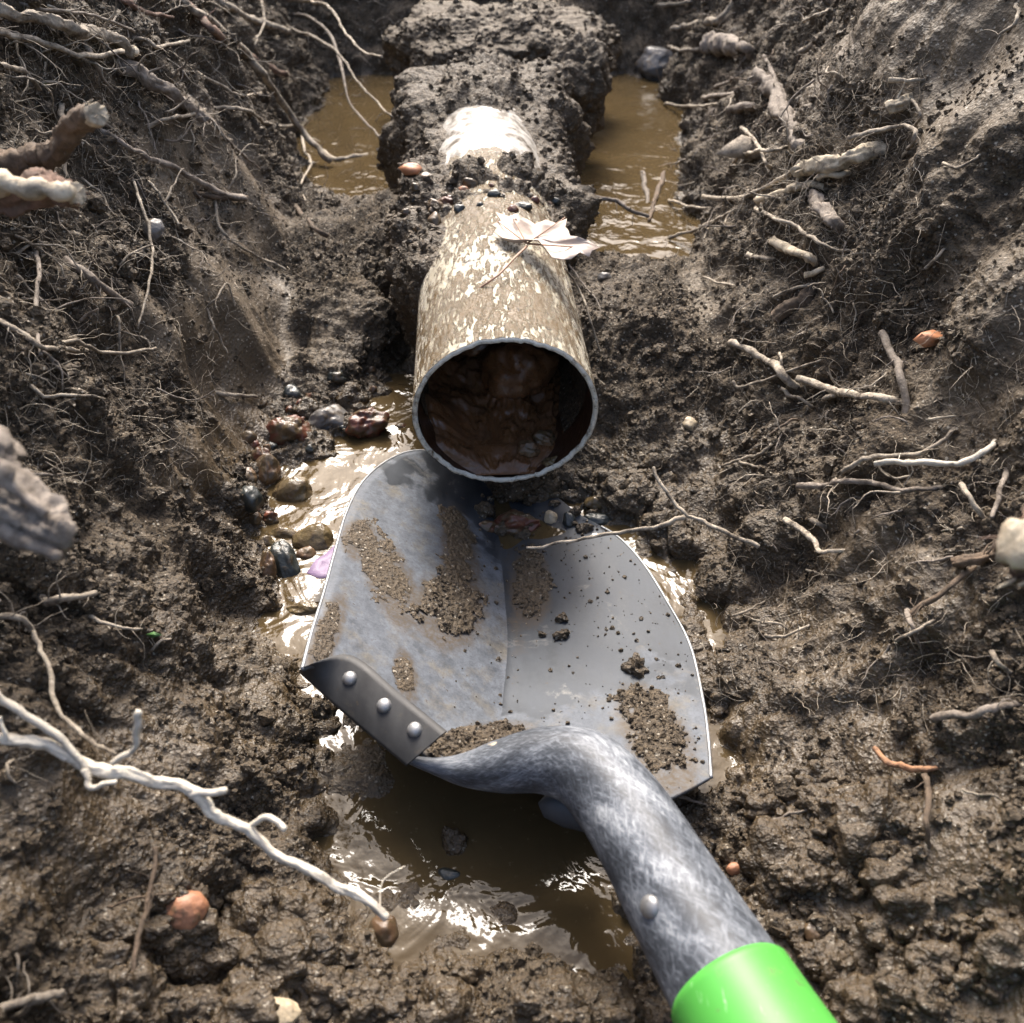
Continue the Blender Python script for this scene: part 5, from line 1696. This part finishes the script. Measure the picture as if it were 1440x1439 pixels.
# ------------------------------------------------------------------ loose crumbs of soil (uncountable)
print('crumbs', flush=True)
def crumb_object(name, pts, scl, mat, lab, detail=2):
    me = bpy.data.meshes.new(name)
    me.vertices.add(len(pts))
    me.vertices.foreach_set('co', np.asarray(pts, np.float32).ravel())
    at = me.attributes.new('size', 'FLOAT', 'POINT')
    at.data.foreach_set('value', np.asarray(scl, np.float32))
    me.materials.append(mat)
    o = bpy.data.objects.new(name, me)
    COL.objects.link(o)
    tag(o, lab, None, None, 'stuff')
    ng = bpy.data.node_groups.new(name + '_scatter', 'GeometryNodeTree')
    ng.interface.new_socket('Geometry', in_out='INPUT', socket_type='NodeSocketGeometry')
    ng.interface.new_socket('Geometry', in_out='OUTPUT', socket_type='NodeSocketGeometry')
    N = ng.nodes
    gi, go = N.new('NodeGroupInput'), N.new('NodeGroupOutput')
    ip = N.new('GeometryNodeInstanceOnPoints')
    ipv = []
    g2i = N.new('GeometryNodeGeometryToInstance')
    for v in range(5):
        ic = N.new('GeometryNodeMeshIcoSphere')
        ic.inputs['Radius'].default_value = 1.0
        ic.inputs['Subdivisions'].default_value = detail
        sp = N.new('GeometryNodeSetPosition')
        nz = N.new('ShaderNodeTexNoise')
        nz.inputs['Scale'].default_value = 1.1
        nz.inputs['Detail'].default_value = 3
        ps = N.new('GeometryNodeInputPosition')
        va = N.new('ShaderNodeVectorMath')
        va.operation = 'ADD'
        va.inputs[1].default_value = (v * 7.3, v * 3.1, v)
        ng.links.new(ps.outputs[0], va.inputs[0])
        ng.links.new(va.outputs[0], nz.inputs['Vector'])
        sb = N.new('ShaderNodeVectorMath')
        sb.operation = 'SUBTRACT'
        sb.inputs[1].default_value = (0.5, 0.5, 0.5)
        ng.links.new(nz.outputs['Color'], sb.inputs[0])
        sc_ = N.new('ShaderNodeVectorMath')
        sc_.operation = 'SCALE'
        sc_.inputs['Scale'].default_value = 2.3
        ng.links.new(sb.outputs[0], sc_.inputs[0])
        ng.links.new(ic.outputs['Mesh'], sp.inputs['Geometry'])
        ng.links.new(sc_.outputs[0], sp.inputs['Offset'])
        sm = N.new('GeometryNodeSetMaterial')
        sm.inputs['Material'].default_value = mat
        ng.links.new(sp.outputs[0], sm.inputs['Geometry'])
        ng.links.new(sm.outputs[0], g2i.inputs[0])
    na_ = N.new('GeometryNodeInputNamedAttribute')
    na_.data_type = 'FLOAT'
    na_.inputs['Name'].default_value = 'size'
    rr = N.new('FunctionNodeRandomValue')
    rr.data_type = 'FLOAT_VECTOR'
    rr.inputs['Max'].default_value = (6.28, 6.28, 6.28)
    ri = N.new('FunctionNodeRandomValue')
    ri.data_type = 'INT'
    mp = N.new('GeometryNodeMeshToPoints')
    ng.links.new(gi.outputs[0], mp.inputs[0])
    ng.links.new(mp.outputs[0], ip.inputs['Points'])
    ng.links.new(g2i.outputs[0], ip.inputs['Instance'])
    ip.inputs['Pick Instance'].default_value = True
    for s in ri.inputs:
        if s.type == 'INT' and s.name == 'Min':
            s.default_value = 0
        if s.type == 'INT' and s.name == 'Max':
            s.default_value = 4
    ng.links.new([s for s in ri.outputs if s.type == 'INT'][0], ip.inputs['Instance Index'])
    ng.links.new([s for s in rr.outputs if s.type == 'VECTOR'][0], ip.inputs['Rotation'])
    ng.links.new([s for s in na_.outputs if s.enabled][0], ip.inputs['Scale'])
    ng.links.new(ip.outputs[0], go.inputs[0])
    md = o.modifiers.new('scatter', 'NODES')
    md.node_group = ng
    return o


pv = P2.reshape(-1, 3)
area_w = (np.gradient(P2[..., 1], axis=0) * np.sqrt(np.gradient(P2[..., 0], axis=1) ** 2 + np.gradient(P2[..., 2], axis=1) ** 2)).ravel()
pr = np.abs(area_w) * (1 - 0.7 * smooth.ravel()) * (above.ravel() > 0.004)
pr *= (pv[:, 1] > 0.05) * (pv[:, 1] < 1.7) * (np.abs(pv[:, 0]) < 0.62) * np.clip(0.7 / (pv[:, 1] + 0.25), 0.25, 1.6)
pr *= np.clip(0.35 + 1.3 * perlin(pv, 14, 6.6), 0.06, 2)
pr /= pr.sum()
for nm, N_, s0, s1, mt, lab in (('soil_crumbs', 150000, 0.0004, 0.0018, 'crumb', 'small loose crumbs of dark soil covering the trench walls'),
                                ('soil_clumps', 5000, 0.0022, 0.0055, 'crumb', 'larger crumbly clumps of soil clinging to the trench walls')):
    ii = rng.choice(len(pv), N_, p=pr)
    pts = pv[ii] + rng.normal(size=(N_, 3)) * 0.0008
    crumb_object(nm, pts, s0 + (s1 - s0) * rng.random(N_) ** 2.2, M[mt], lab)
ii = rng.choice(len(MUDP), 3200)
crumb_object('mud_crumbs', MUDP[ii] + rng.normal(size=(3200, 3)) * 0.001, 0.0006 + 0.0036 * rng.random(3200) ** 3.5, M['crumb'], 'dark crumbs stuck to the mud caked on the pipe', 1)
Wm = MOUNDP[rng.choice(len(MOUNDP), 2200)]
crumb_object('mound_crumbs', Wm + rng.normal(size=(2200, 3)) * 0.001, 0.0007 + 0.0045 * rng.random(2200) ** 3.5, M['crumb'], 'crumbs of soil covering the mud mound over the pipe', 1)
# specks spattered on the blade
sv = rng.random((520, 2))
sv[:, 0] = 0.40 + 0.585 * sv[:, 0] ** 0.8
sv[:, 1] = 0.02 + 0.75 * sv[:, 1]
bp_ = blade_pt(sv[:, 0], sv[:, 1]) + BN * 0.0002
pp_ = np.concatenate(PATCH_PTS)
crumb_object('mud_crumbs', pp_, 0.0004 + 0.0012 * rng.random(len(pp_)) ** 2, M['crumb'], 'small crumbs of soil in the mud patches on the blade', 1)
crumb_object('soil_specks', bp_, 0.0003 + 0.0014 * rng.random(520) ** 4, M['mud'], 'tiny dark specks of mud spattered over the right half of the blade', 1)

for o in sc.objects:
    if '_o' in o:
        del o['_o']
print('tris', sum(len(m.loop_triangles) if m.loop_triangles else sum(len(p.vertices) - 2 for p in m.polygons) if len(m.polygons) < 50000 else len(m.polygons) * 2 for m in bpy.data.meshes), 'objects', len(sc.objects), flush=True)
